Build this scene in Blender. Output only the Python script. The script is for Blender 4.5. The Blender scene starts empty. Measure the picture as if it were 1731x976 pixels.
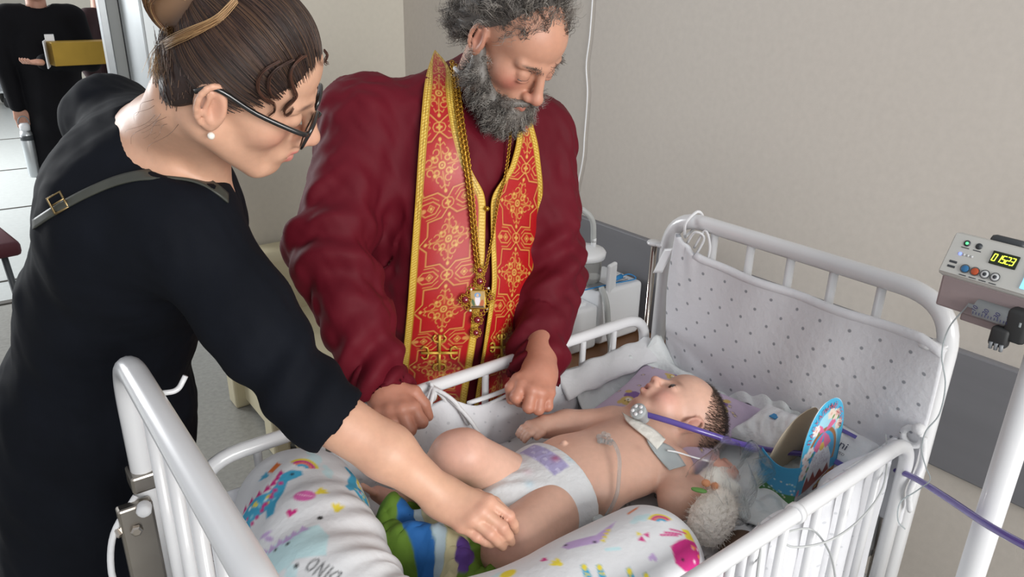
import bpy, bmesh, math, random
import numpy as np
from mathutils import Vector, Matrix
from mathutils.bvhtree import BVHTree
random.seed(7); rng = np.random.default_rng(7)
scene = bpy.context.scene
col = scene.collection

# ------------------------------------------------------------ camera
CAM = np.array([-0.1436, -0.4696, 1.585]); FPX = 1263.8
YAW, PITCH, ROLL = 0.9137, 0.383, 0.0217
_f0 = np.array([math.cos(YAW), math.sin(YAW), 0]); _r0 = np.array([math.sin(YAW), -math.cos(YAW), 0]); _z = np.array([0, 0, 1.0])
FW = _f0*math.cos(PITCH) - _z*math.sin(PITCH); _u0 = _f0*math.sin(PITCH) + _z*math.cos(PITCH)
RT = _r0*math.cos(ROLL) + _u0*math.sin(ROLL); UP = _u0*math.cos(ROLL) - _r0*math.sin(ROLL)
cam = bpy.data.objects.new('camera', bpy.data.cameras.new('camera')); col.objects.link(cam)
cam.data.sensor_width = 36; cam.data.lens = 36*FPX/1731; cam.data.clip_start = 0.02
cam.matrix_world = Matrix(((RT[0], UP[0], -FW[0], CAM[0]), (RT[1], UP[1], -FW[1], CAM[1]), (RT[2], UP[2], -FW[2], CAM[2]), (0, 0, 0, 1)))
scene.camera = cam

# ------------------------------------------------------------ world, lights, exposure
w = bpy.data.worlds.new('world'); scene.world = w; w.use_nodes = True
w.node_tree.nodes['Background'].inputs[0].default_value = (0.96, 0.97, 1.0, 1)
w.node_tree.nodes['Background'].inputs[1].default_value = 0.50
def area(name, loc, target, sx, sy, power, colr=(1, 1, 1)):
    l = bpy.data.lights.new(name, 'AREA'); l.shape = 'RECTANGLE'; l.size = sx; l.size_y = sy; l.energy = power; l.color = colr
    o = bpy.data.objects.new(name, l); col.objects.link(o); o.location = loc
    o.rotation_euler = (Vector(target)-Vector(loc)).to_track_quat('-Z', 'Y').to_euler(); return o
area('window_daylight', (0.35, -4.2, 2.1), (0.8, 1.0, 1.0), 3.0, 2.0, 205, (1.0, 0.985, 0.96))
area('corridor_daylight', (-2.2, 7.5, 2.3), (0.2, 6.0, 0.0), 2.5, 2.0, 300, (0.95, 0.98, 1.0))
vs = scene.view_settings
vs.view_transform = 'Standard'; vs.look = 'None'; vs.exposure = 0.28; vs.gamma = 1.0; vs.use_curve_mapping = False

# ------------------------------------------------------------ placing helpers (photo frame 1731 x 976)
def P(u, v, d): return CAM + (FW + RT*(u-865.5)/FPX - UP*(v-488)/FPX)*d
def ray(u, v): return FW + RT*(u-865.5)/FPX - UP*(v-488)/FPX
def onx(u, v, x): d = ray(u, v); return CAM + d*(x-CAM[0])/d[0]
def ony(u, v, y): d = ray(u, v); return CAM + d*(y-CAM[1])/d[1]
def onz(u, v, z): d = ray(u, v); return CAM + d*(z-CAM[2])/d[2]
A = lambda *a: np.array(a, float)

# ------------------------------------------------------------ colours and materials
def lin(c):
    if isinstance(c, str):
        c = [int(c[i:i+2], 16)/255 for i in (1, 3, 5)]
    return tuple(x/12.92 if x <= 0.04045 else ((x+0.055)/1.055)**2.4 for x in c)
MATS = {}
def mat(name, c='#808080', rough=0.5, metal=0.0, noise=None, bump=None, attr=False, sss=0, trans=0, ior=1.45, emit=None, alpha=1, sheen=0, coat=0, spec=0.5):
    """noise=(scale, amount[, stretch]) varies the colour, bump=(scale, strength, distance[, stretch]) fine relief"""
    m = bpy.data.materials.new(name); m.use_nodes = True; nt = m.node_tree; N = nt.nodes; K = nt.links
    b = N['Principled BSDF']; b.inputs['Roughness'].default_value = rough; b.inputs['Metallic'].default_value = metal
    b.inputs['Specular IOR Level'].default_value = spec
    c4 = (*lin(c), 1); b.inputs['Base Color'].default_value = c4
    src = None
    if attr:
        a = N.new('ShaderNodeAttribute'); a.attribute_name = 'Col'; src = a.outputs['Color']
    tc = None
    def tex(sc, st=(1, 1, 1), detail=4):
        nonlocal tc
        if tc is None: tc = N.new('ShaderNodeTexCoord')
        mp = N.new('ShaderNodeMapping'); mp.inputs['Scale'].default_value = st; K.new(tc.outputs['Object'], mp.inputs['Vector'])
        n = N.new('ShaderNodeTexNoise'); n.inputs['Scale'].default_value = sc; n.inputs['Detail'].default_value = detail
        K.new(mp.outputs['Vector'], n.inputs['Vector']); return n
    if noise:
        n = tex(noise[0], noise[2] if len(noise) > 2 else (1, 1, 1))
        r = N.new('ShaderNodeMapRange'); r.inputs['From Min'].default_value = 0.25; r.inputs['From Max'].default_value = 0.75
        r.inputs['To Min'].default_value = 1-noise[1]; r.inputs['To Max'].default_value = 1+noise[1]; K.new(n.outputs['Fac'], r.inputs['Value'])
        mx = N.new('ShaderNodeVectorMath'); mx.operation = 'SCALE'
        if src: K.new(src, mx.inputs[0])
        else: mx.inputs[0].default_value = c4[:3]
        K.new(r.outputs['Result'], mx.inputs['Scale']); src = mx.outputs['Vector']
    if src: K.new(src, b.inputs['Base Color'])
    if bump:
        n = tex(bump[0], bump[3] if len(bump) > 3 else (1, 1, 1), 5)
        bp = N.new('ShaderNodeBump'); bp.inputs['Strength'].default_value = bump[1]; bp.inputs['Distance'].default_value = bump[2]
        K.new(n.outputs['Fac'], bp.inputs['Height']); K.new(bp.outputs['Normal'], b.inputs['Normal'])
    if sss:
        b.inputs['Subsurface Weight'].default_value = sss; b.inputs['Subsurface Radius'].default_value = (1, .35, .2); b.inputs['Subsurface Scale'].default_value = 0.008
    if trans: b.inputs['Transmission Weight'].default_value = trans; b.inputs['IOR'].default_value = ior
    if emit:
        b.inputs['Emission Color'].default_value = (*lin(emit[0]), 1); b.inputs['Emission Strength'].default_value = emit[1]
    if alpha < 1: b.inputs['Alpha'].default_value = alpha
    if sheen: b.inputs['Sheen Weight'].default_value = sheen
    if coat: b.inputs['Coat Weight'].default_value = coat
    MATS[name] = m; return m

# ------------------------------------------------------------ objects
def npmesh(name, V, F, mt=None, smooth=True, cols=None):
    V = np.asarray(V, np.float32).reshape(-1, 3)
    me = bpy.data.meshes.new(name)
    if isinstance(F, np.ndarray) and F.ndim == 2:
        n, k = F.shape
        me.vertices.add(len(V)); me.vertices.foreach_set('co', V.ravel())
        me.loops.add(n*k); me.loops.foreach_set('vertex_index', F.astype(np.int32).ravel())
        me.polygons.add(n); me.polygons.foreach_set('loop_start', np.arange(0, n*k, k, dtype=np.int32))
        try: me.polygons.foreach_set('loop_total', np.full(n, k, np.int32))
        except Exception: pass
        me.update(calc_edges=True)
    else:
        me.from_pydata(V.tolist(), [], [list(map(int, f)) for f in F]); me.update()
    me.validate()
    if smooth: me.polygons.foreach_set('use_smooth', np.ones(len(me.polygons), bool))
    if cols is not None:
        at = me.color_attributes.new('Col', 'FLOAT_COLOR', 'POINT')
        c4 = np.ones((len(V), 4), np.float32); c4[:, :3] = cols; at.data.foreach_set('color', c4.ravel())
    if mt: me.materials.append(MATS[mt] if isinstance(mt, str) else mt)
    return me
ROOTLOC = {}
def link(name, me, parent=None):
    o = bpy.data.objects.new(name, me); col.objects.link(o)
    if parent is not None:
        o.parent = parent
        if parent.name in ROOTLOC: o.matrix_parent_inverse = Matrix.Translation(-Vector(ROOTLOC[parent.name]))
    return o
def tag(o, label=None, cat=None, group=None, kind=None):
    if label: o['label'] = label
    if cat: o['category'] = cat
    if group: o['group'] = group
    if kind: o['kind'] = kind
    return o
def thing(name, label, cat, loc=(0, 0, 0), group=None):
    o = bpy.data.objects.new(name, None); col.objects.link(o); o.location = loc; o.empty_display_size = 0.05
    ROOTLOC[o.name] = tuple(float(x) for x in loc); return tag(o, label, cat, group)

class G:
    """collects faces of one mesh"""
    def __init__(s): s.v = []; s.f = []; s.n = 0
    def add(s, V, F):
        V = np.asarray(V, float).reshape(-1, 3); s.v.append(V); s.f += [tuple(int(i)+s.n for i in f) for f in F]; s.n += len(V); return s
    def V(s): return np.concatenate(s.v)
    def mk(s, name, mt, parent=None, smooth=True, cols=None):
        return link(name, npmesh(name, s.V(), s.f, mt, smooth, cols), parent)
    def tube(s, pts, r, n=10, cap=True): return s.add(*tube(pts, r, n, cap))
    def box(s, c, d, bev=0.0, rot=None, seg=2): return s.add(*rbox(c, d, bev, rot, seg))
    def lathe(s, prof, base, axis=(0, 0, 1), n=24): return s.add(*lathe(prof, base, axis, n))
def frame(axis):
    a = np.asarray(axis, float); a = a/np.linalg.norm(a)
    h = A(0, 0, 1) if abs(a[2]) < .9 else A(1, 0, 0)
    x = np.cross(h, a); x /= np.linalg.norm(x); return x, np.cross(a, x), a
def tube(pts, r, n=10, cap=True, flat=None):
    pts = np.asarray(pts, float); m = len(pts); r = np.broadcast_to(np.asarray(r, float), (m,))
    T = np.gradient(pts, axis=0); T /= np.maximum(np.linalg.norm(T, axis=1, keepdims=True), 1e-9)
    x, y, _ = frame(T[0]); V = []
    for i in range(m):
        x = x - T[i]*(x@T[i]); x /= max(np.linalg.norm(x), 1e-9); y = np.cross(T[i], x)
        a = np.arange(n)*2*math.pi/n
        V.append(pts[i] + r[i]*(np.cos(a)[:, None]*x + np.sin(a)[:, None]*y))
    V = np.concatenate(V); F = []
    for i in range(m-1):
        for j in range(n):
            k = (j+1) % n; F.append((i*n+j, i*n+k, (i+1)*n+k, (i+1)*n+j))
    if cap: F.append(tuple(range(n-1, -1, -1))); F.append(tuple(range((m-1)*n, m*n)))
    return V, F
def spl(pts, n=8):
    """Catmull-Rom through the points"""
    p = np.asarray(pts, float); q = np.vstack([2*p[0]-p[1], p, 2*p[-1]-p[-2]]); out = []
    t = np.linspace(0, 1, n, endpoint=False)[:, None]
    for i in range(len(p)-1):
        a, b, c, d = q[i:i+4]
        out.append(.5*((2*b)+(-a+c)*t+(2*a-5*b+4*c-d)*t**2+(-a+3*b-3*c+d)*t**3))
    return np.vstack(out+[p[-1:]])
def bend(pts, r, n=6):
    """polyline with rounded corners"""
    p = [np.asarray(q, float) for q in pts]; out = [p[0]]
    for i in range(1, len(p)-1):
        a = p[i-1]-p[i]; b = p[i+1]-p[i]; rr = min(r, np.linalg.norm(a)*.5, np.linalg.norm(b)*.5)
        s = p[i]+a/np.linalg.norm(a)*rr; e = p[i]+b/np.linalg.norm(b)*rr
        for t in np.linspace(0, 1, n+1): out.append((1-t)**2*s+2*t*(1-t)*p[i]+t*t*e)
    out.append(p[-1]); return np.array(out)
def rbox(c, d, bev=0.0, rot=None, seg=2):
    bm = bmesh.new(); bmesh.ops.create_cube(bm, size=1.0)
    for v in bm.verts: v.co = Vector((v.co.x*d[0], v.co.y*d[1], v.co.z*d[2]))
    if bev > 0: bmesh.ops.bevel(bm, geom=bm.edges[:], offset=bev, segments=seg, profile=.5, affect='EDGES')
    bm.verts.index_update(); V = np.array([v.co[:] for v in bm.verts]); F = [tuple(x.index for x in f.verts) for f in bm.faces]; bm.free()
    if rot is not None: V = V@np.asarray(rot, float).T
    return V+np.asarray(c, float), F
def lathe(prof, base, axis=(0, 0, 1), n=24):
    x, y, a = frame(axis); a0 = np.arange(n)*2*math.pi/n; V = []
    for r, h in prof: V.append(np.asarray(base)+a*h+r*(np.cos(a0)[:, None]*x+np.sin(a0)[:, None]*y))
    V = np.concatenate(V); F = []
    for i in range(len(prof)-1):
        for j in range(n): k = (j+1) % n; F.append((i*n+j, i*n+k, (i+1)*n+k, (i+1)*n+j))
    F.append(tuple(range(n-1, -1, -1))); F.append(tuple(range((len(prof)-1)*n, len(prof)*n)))
    return V, F
def rotz(a): c, s = math.cos(a), math.sin(a); return np.array([[c, -s, 0], [s, c, 0], [0, 0, 1.0]])
def boxo(name, c, d, mt, parent=None, bev=0.004, rot=None, smooth=False):
    return G().box(c, d, bev, rot).mk(name, mt, parent, smooth)
def tubeo(name, pts, r, mt, parent=None, n=10): return G().tube(pts, r, n).mk(name, mt, parent)
def gridF(nu, nv):
    i = np.arange(nu*nv).reshape(nu, nv)
    return np.stack([i[:-1, :-1].ravel(), i[1:, :-1].ravel(), i[1:, 1:].ravel(), i[:-1, 1:].ravel()], 1)
def solid_sheet(X, thick):
    """X (nu,nv,3) -> closed sheet of real thickness; returns V,F"""
    nu, nv = X.shape[:2]
    du = np.gradient(X, axis=0); dv = np.gradient(X, axis=1); N = np.cross(du, dv); N /= np.maximum(np.linalg.norm(N, axis=2, keepdims=True), 1e-12)
    V = np.concatenate([X.reshape(-1, 3), (X-N*thick).reshape(-1, 3)]); F = gridF(nu, nv); M = nu*nv
    i = np.arange(M).reshape(nu, nv); ring = np.concatenate([i[:, 0], i[-1, 1:], i[-2::-1, -1], i[0, -2:0:-1]])
    r2 = np.roll(ring, -1); side = np.stack([r2, ring, ring+M, r2+M], 1)
    return V, np.concatenate([F, F[:, ::-1]+M, side])
def pnoise(p, seed=0):
    """cheap smooth pseudo noise in [-1,1], p (...,3)"""
    r = np.random.default_rng(seed); o = 0
    for k in range(5):
        d = r.normal(size=3); o = o+np.sin(p@d*1.7+r.uniform(0, 6.3)+1.3*np.sin(p@r.normal(size=3)+r.uniform(0, 6)))
    return o/5

# ------------------------------------------------------------ 2D print painter (surface coordinates in metres)
class Paint:
    def __init__(s, u, v, base, aa=0.0008):
        s.u = np.asarray(u, float).ravel(); s.v = np.asarray(v, float).ravel(); s.c = np.tile(np.array(lin(base)), (len(s.u), 1)); s.aa = aa
    def put(s, d, c, idx=None, op=1.0):
        a = np.clip(.5-d/(2*s.aa), 0, 1)[:, None]*op
        if idx is None: s.c = s.c*(1-a)+np.array(lin(c))*a
        else: s.c[idx] = s.c[idx]*(1-a)+np.array(lin(c))*a
    def near(s, lo, hi): return np.nonzero((s.u > lo[0]-.004) & (s.u < hi[0]+.004) & (s.v > lo[1]-.004) & (s.v < hi[1]+.004))[0]
    def ell(s, c, rx, ry, a, cl, op=1.0):
        R = max(rx, ry); i = s.near((c[0]-R, c[1]-R), (c[0]+R, c[1]+R))
        if len(i) == 0: return
        x = s.u[i]-c[0]; y = s.v[i]-c[1]; ca, sa = math.cos(a), math.sin(a)
        X = (x*ca+y*sa)/rx; Y = (-x*sa+y*ca)/ry; s.put((np.hypot(X, Y)-1)*min(rx, ry), cl, i, op)
    def poly(s, pts, cl, op=1.0):
        p = np.asarray(pts, float); i = s.near(p.min(0), p.max(0))
        if len(i) == 0: return
        x = s.u[i]; y = s.v[i]; ins = np.zeros(len(i), bool); d = np.full(len(i), 1e9)
        for k in range(len(p)):
            a = p[k]; b = p[(k+1) % len(p)]
            c = ((a[1] > y) != (b[1] > y)) & (x < (b[0]-a[0])*(y-a[1])/(b[1]-a[1]+1e-15)+a[0]); ins ^= c
            e = b-a; t = np.clip(((x-a[0])*e[0]+(y-a[1])*e[1])/max(e@e, 1e-15), 0, 1); d = np.minimum(d, np.hypot(x-a[0]-t*e[0], y-a[1]-t*e[1]))
        s.put(np.where(ins, -d, d), cl, i, op)
    def line(s, pts, w, cl, op=1.0):
        p = np.asarray(pts, float); i = s.near(p.min(0)-w, p.max(0)+w)
        if len(i) == 0: return
        x = s.u[i]; y = s.v[i]; d = np.full(len(i), 1e9)
        for k in range(len(p)-1):
            a = p[k]; e = p[k+1]-a; t = np.clip(((x-a[0])*e[0]+(y-a[1])*e[1])/max(e@e, 1e-15), 0, 1); d = np.minimum(d, np.hypot(x-a[0]-t*e[0], y-a[1]-t*e[1]))
        s.put(d-w/2, cl, i, op)
def xf(pts, c, a=0.0, sc=1.0, flip=1):
    p = np.asarray(pts, float)*sc; p = p*[flip, 1]; ca, sa = math.cos(a), math.sin(a)
    return np.stack([c[0]+p[:, 0]*ca-p[:, 1]*sa, c[1]+p[:, 0]*sa+p[:, 1]*ca], 1)
def arc(c, r, a0, a1, n=10, ry=None):
    t = np.linspace(a0, a1, n); return np.stack([c[0]+r*np.cos(t), c[1]+(ry or r)*np.sin(t)], 1)

# ------------------------------------------------------------ implicit bodies: smooth unions meshed by surface nets
class SDF:
    def __init__(s, lo, hi, h):
        s.lo = np.asarray(lo, float); s.h = h; s.n = np.ceil((np.asarray(hi, float)-s.lo)/h).astype(int)+1
        s.F = np.ones(s.n, np.float32)
    def reg(s, lo, hi):
        a = np.clip(np.floor((np.asarray(lo)-s.lo)/s.h).astype(int), 0, s.n); b = np.clip(np.ceil((np.asarray(hi)-s.lo)/s.h).astype(int)+1, 0, s.n)
        if (b <= a).any(): return None
        ax = [(s.lo[i]+np.arange(a[i], b[i])*s.h).astype(np.float32) for i in range(3)]
        return (slice(a[0], b[0]), slice(a[1], b[1]), slice(a[2], b[2])), ax[0][:, None, None], ax[1][None, :, None], ax[2][None, None, :]
    def comb(s, sl, d, k, op):
        F = s.F[sl]
        if op == 'u':
            h = np.clip(.5+.5*(F-d)/k, 0, 1); s.F[sl] = F*(1-h)+d*h-k*h*(1-h)
        else:
            h = np.clip(.5-.5*(F+d)/k, 0, 1); s.F[sl] = F*(1-h)-d*h+k*h*(1-h)
    def cone(s, a, b, ra, rb=None, k=.01, op='u', sq=None):
        a = np.asarray(a, float); b = np.asarray(b, float); rb = ra if rb is None else rb; R = max(ra, rb)+k+3*s.h
        g = s.reg(np.minimum(a, b)-R, np.maximum(a, b)+R)
        if g is None: return s
        sl, x, y, z = g; e = b-a; L2 = max(float(e@e), 1e-12)
        t = np.clip(((x-a[0])*e[0]+(y-a[1])*e[1]+(z-a[2])*e[2])/L2, 0, 1)
        d = np.sqrt((x-a[0]-t*e[0])**2+(y-a[1]-t*e[1])**2+(z-a[2]-t*e[2])**2)-(ra+(rb-ra)*t)
        s.comb(sl, d.astype(np.float32), k, op); return s
    def chain(s, pts, rs, k=.01):
        for i in range(len(pts)-1): s.cone(pts[i], pts[i+1], rs[i], rs[i+1], k)
        return s
    def ell(s, c, r, M=None, k=.01, op='u'):
        """M: 3x3 whose columns are the ellipsoid's axes in world space"""
        c = np.asarray(c, float); r = np.asarray(r, float); M = np.eye(3) if M is None else np.asarray(M, float)
        ext = np.sqrt(((M*r)**2).sum(1))+k+3*s.h; g = s.reg(c-ext, c+ext)
        if g is None: return s
        sl, x, y, z = g; q = [((x-c[0])*M[0, i]+(y-c[1])*M[1, i]+(z-c[2])*M[2, i]) for i in range(3)]
        k0 = np.sqrt(sum((q[i]/r[i])**2 for i in range(3))); k1 = np.sqrt(sum((q[i]/r[i]**2)**2 for i in range(3)))
        d = k0*(k0-1)/np.maximum(k1, 1e-6); s.comb(sl, d.astype(np.float32), k, op); return s
    def cut(s, p, n, k=.004):
        """remove the side n points to"""
        sl = (slice(None),)*3; ax = [(s.lo[i]+np.arange(s.n[i])*s.h).astype(np.float32) for i in range(3)]; n = np.asarray(n, float)/np.linalg.norm(n)
        d = -((ax[0][:, None, None]-p[0])*n[0]+(ax[1][None, :, None]-p[1])*n[1]+(ax[2][None, None, :]-p[2])*n[2]); s.comb(sl, d.astype(np.float32), k, 's'); return s
    def mesh(s):
        F = s.F; n = F.shape; S = F < 0
        c8 = [S[i:n[0]-1+i, j:n[1]-1+j, k:n[2]-1+k] for i in (0, 1) for j in (0, 1) for k in (0, 1)]
        anyc = c8[0].copy(); allc = c8[0].copy()
        for c in c8[1:]: anyc |= c; allc &= c
        act = anyc & ~allc; I = np.argwhere(act); ids = np.full(act.shape, -1, np.int32); ids[act] = np.arange(len(I))
        acc = np.zeros((len(I), 3)); cnt = np.zeros(len(I))
        offs = [(i, j, k) for i in (0, 1) for j in (0, 1) for k in (0, 1)]
        val = {o: F[I[:, 0]+o[0], I[:, 1]+o[1], I[:, 2]+o[2]].astype(float) for o in offs}
        for o in offs:
            for ax in range(3):
                if o[ax] == 0:
                    q = list(o); q[ax] = 1; q = tuple(q); a = val[o]; b = val[q]; m = (a < 0) != (b < 0)
                    t = np.where(m, a/np.where(m, a-b, 1), 0); pt = np.tile(np.array(o, float), (len(I), 1)); pt[:, ax] += t
                    acc[m] += pt[m]; cnt[m] += 1
        V = s.lo+(I+acc/cnt[:, None])*s.h; Q = []
        for ax in range(3):
            sl0 = [slice(None)]*3; sl1 = [slice(None)]*3; sl0[ax] = slice(0, -1); sl1[ax] = slice(1, None)
            a = S[tuple(sl0)]; b = S[tuple(sl1)]; E = np.argwhere(a != b); b1, b2 = [x for x in range(3) if x != ax]
            ok = (E[:, b1] > 0) & (E[:, b2] > 0) & (E[:, b1] < n[b1]-1) & (E[:, b2] < n[b2]-1); E = E[ok]
            def gid(d1, d2):
                e = E.copy(); e[:, b1] -= d1; e[:, b2] -= d2; return ids[e[:, 0], e[:, 1], e[:, 2]]
            q = np.stack([gid(1, 1), gid(0, 1), gid(0, 0), gid(1, 0)], 1)
            fl = S[tuple(sl0)][E[:, 0], E[:, 1], E[:, 2]]
            if ax == 1: fl = ~fl
            q[~fl] = q[~fl][:, ::-1]; Q.append(q)
        return V, np.concatenate(Q)
def vnormals(V, F):
    N = np.zeros_like(V); fn = np.cross(V[F[:, 2]]-V[F[:, 0]], V[F[:, 3]]-V[F[:, 1]])
    for i in range(4): np.add.at(N, F[:, i], fn)
    return N/np.maximum(np.linalg.norm(N, axis=1, keepdims=True), 1e-12)
def relax(V, F, n=2, k=.5):
    cnt = np.zeros(len(V)); E = np.concatenate([F[:, [0, 1]], F[:, [1, 2]], F[:, [2, 3]], F[:, [3, 0]]])
    np.add.at(cnt, E[:, 0], 1); np.add.at(cnt, E[:, 1], 1)
    for _ in range(n):
        s = np.zeros_like(V); np.add.at(s, E[:, 0], V[E[:, 1]]); np.add.at(s, E[:, 1], V[E[:, 0]]); V = V*(1-k)+k*s/np.maximum(cnt, 1)[:, None]
    return V
def joinVF(parts):
    Vs = []; Fs = []; n = 0
    for V, F in parts: Vs.append(V); Fs.append(F+n); n += len(V)
    return np.concatenate(Vs), np.concatenate(Fs)
def bvh_of(V, F): return BVHTree.FromPolygons([tuple(v) for v in V.tolist()], [tuple(f) for f in F.tolist()])
def hit(bvh, u, v, off=0.0):
    """where the sight line through a photo point meets a surface, lifted off along its normal"""
    d = ray(u, v); h, n, i, t = bvh.ray_cast(Vector(CAM), Vector(d/np.linalg.norm(d)))
    if h is None: return None
    n = np.array(n); n = n if n@d < 0 else -n
    return np.array(h)+n*off
# ============================================================ MATERIALS
mat('wall_paint', '#c3bcb3', .75, noise=(60, .035), bump=(260, .12, .002))
mat('wall_light', '#c6c1b5', .8, noise=(50, .03), bump=(220, .1, .002))
mat('wall_white', '#a6a8a6', .5, noise=(3, .05))
mat('rail_grey', '#76767a', .55, noise=(8, .08, (1, .05, 1.5)), bump=(120, .1, .002, (1, .05, 1)))
mat('lino', '#8b8a84', .42, noise=(55, .16), bump=(150, .05, .001))
mat('lino_pale', '#b9bdbb', .3, noise=(30, .06))
mat('strip', '#4a4640', .5); mat('alu', '#c2c6c8', .33, .75, noise=(5, .08)); mat('dark_alu', '#585a5c', .4, .6)
mat('white_enamel', '#d8d9db', .28, noise=(9, .02), coat=.3)
mat('chrome', '#b9b2aa', .14, 1.0); mat('steel', '#a8a29a', .3, 1.0, noise=(12, .1))
mat('cream_leather', '#bdb496', .5, noise=(14, .05), bump=(90, .12, .002))
mat('rubber', '#2a2b2c', .6); mat('white_plastic', '#e6e8ea', .35); mat('grey_plastic', '#85898d', .45)

# ============================================================ SETTING
def struct(name, c, d, mt, label, bev=0.0):
    return tag(boxo(name, c, d, mt, None, bev), label, None, None, 'structure')
struct('floor', (-1.0, .95, -.05), (9, 6.1, .1), 'lino', 'speckled grey linoleum floor of the ward')
f2 = struct('floor', (-1.0, 9.0, -.055), (9, 10, .1), 'lino_pale', 'pale shiny floor of the bright corridor')
for y, wd in ((4.35, .012), (6.0, .012), (7.4, .012), (9.0, .012)): boxo('floor_seam', (-1.0, y, -.003), (9, wd, .006), 'strip', f2, 0)
tag(boxo('trim_1', (-1.0, 3.98, .003), (9, .05, .008), 'strip', None, .002), 'dark threshold strip at the corridor door', None, None, 'structure')
struct('wall_head', (1.56, -.6, 1.5), (.12, 6.3, 3.0), 'wall_paint', 'grey-beige wall behind the head of the crib')
struct('wall_back', (1.13, 2.5, 1.5), (.82, .12, 3.0), 'wall_light', 'pale beige wall behind the cream couch')
struct('wall_side', (.78, 3.24, 1.5), (.12, 1.36, 3.0), 'wall_white', 'light wall beside the corridor doorway')
tag(boxo('trim_2', (1.492, -.6, .746), (.022, 6.2, .286), 'rail_grey', None, .004), 'grey wall protection band behind the crib', None, None, 'structure')
struct('wall_corridor', (2.1, 7.6, 1.5), (2.6, .12, 3.0), 'wall_light', 'beige corridor wall behind the people in black')
struct('wall_corridor', (-1.0, 13.9, 1.5), (9, .12, 3.0), 'wall_light', 'pale wall at the far end of the corridor')
# door in the opening
dr = thing('door_1', 'aluminium framed door of the corridor entrance', None, (.70, 3.95, 0)); dr['kind'] = 'structure'
boxo('frame_post', (.635, 3.95, 1.1), (.035, .06, 2.2), 'alu', dr, .003)
boxo('frame_post', (.685, 3.97, 1.1), (.055, .05, 2.2), 'wall_white', dr, .003)
boxo('gasket', (.728, 3.96, 1.1), (.03, .05, 2.2), 'dark_alu', dr, .003)
boxo('door_edge', (.716, 3.70, 1.1), (.012, .42, 2.1), 'alu', dr, .002)

# ============================================================ COUCH
ch = thing('couch', 'cream leatherette couch against the back wall behind the priest', 'couch', (1.0, 2.1, 0))
boxo('seat', (1.04, 2.02, .30), (.86, .58, .13), 'cream_leather', ch, .03, smooth=True)
boxo('backrest', (1.04, 2.335, .40), (.86, .17, .42), 'cream_leather', ch, .035, smooth=True)
boxo('side_panel', (.625, 2.06, .145), (.03, .46, .23), 'cream_leather', ch, .008)
boxo('front_panel', (1.05, 1.80, .13), (.82, .03, .2), 'cream_leather', ch, .008)
for y in (1.86, 2.28):
    boxo('leg', (.60, y, .10), (.06, .09, .2), 'cream_leather', ch, .01); boxo('leg', (1.44, y, .10), (.06, .09, .2), 'cream_leather', ch, .01)
tubeo('seam', [(.618, 1.75, .335), (.618, 2.25, .335)], .0025, 'cream_leather', ch, 6)

# ============================================================ CRIB
L, W, ZH, ZF, ZR = 1.186, .65, 1.10, 1.082, .85
crib = thing('hospital_crib', 'white enamelled metal hospital crib with tubular ends and side rails', 'crib', (.59, .32, 0))
def endframe(name, x, zt, r, ys, xin):
    fr = tubeo(name, bend([(x, W, .06), (x, W, zt), (x, 0, zt), (x, 0, .06)], .10, 10), r, 'white_enamel', crib, 16)
    tubeo('lower_tube', [(x, W, .46), (x, 0, .46)], .014, 'white_enamel', fr, 12)
    for y in ys: tubeo('bar', [(x, y, .46), (x, y, zt)], .009, 'white_enamel', fr, 10)
    for y in (0, W):
        G().lathe([(.012, 0), (.024, .004), (.024, .035), (.012, .04)], (x, y, .02), (0, 0, 1), 14).mk('caster_cap', 'white_enamel', fr)
        G().lathe([(.006, -.012), (.026, -.011), (.028, 0), (.026, .011), (.006, .012)], (x, y-.0, .03), (0, 1, 0), 16).mk('caster', 'rubber', fr)
    return fr
hf = endframe('headboard', L, ZH, .0175, (.133, .229, .324, .421, .518), -1)
ff = endframe('footboard', 0, ZF, .0185, (.12, .205, .30, .40, .50), 1)
G().tube(bend([(.016, .53, 1.06), (.045, .53, 1.055), (.058, .53, 1.075)], .01), .004, 8).mk('hook', 'white_enamel', ff)
def siderail(y, xs, sgn):
    r = tubeo('side_rail', bend([(.075, y, .42), (.075, y, ZR), (L-.05, y, ZR), (L-.05, y, .42)], .075, 8), .013, 'white_enamel', crib, 14)
    tubeo('lower_tube', [(.075, y, .5), (L-.05, y, .5)], .011, 'white_enamel', r, 10)
    for x in xs: tubeo('bar', [(x, y, .5), (x, y, ZR)], .0075, 'white_enamel', r, 8)
    return r
fxs = (.176, .29, .40, .512, .655, .75, .84, .929, 1.027)
siderail(W, fxs, 1)
nr = siderail(0, (.19, .30, .41, .52, .62, .675, .75, .84, .933, 1.03), -1)
for x in (.775,): G().lathe([(.0135, -.006), (.0165, -.005), (.0165, .005), (.0135, .006)], (x, 0, ZR), (1, 0, 0), 16).mk('sleeve', 'white_enamel', nr)
# chrome guide rods of the drop sides and their eyelets
for (x, y, zt, sx) in ((L-.005, W+.036, 1.018, 0), (L-.034, .018, 1.022, 0), (.03, .02, 1.0, 0)):
    rd = tubeo('guide_rod', [(x, y, .35), (x, y, zt)], .0075, 'chrome', crib, 12)
    G().lathe([(.004, -.004), (.017, -.004), (.019, 0), (.017, .004), (.004, .004)], (x, y, zt), (0, 0, 1), 18).box(((x+(L if x > .5 else 0))/2, (y+(W if y > .3 else 0))/2, zt), (.03, .03, .006), .002).mk('eyelet', 'white_enamel', rd)
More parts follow.
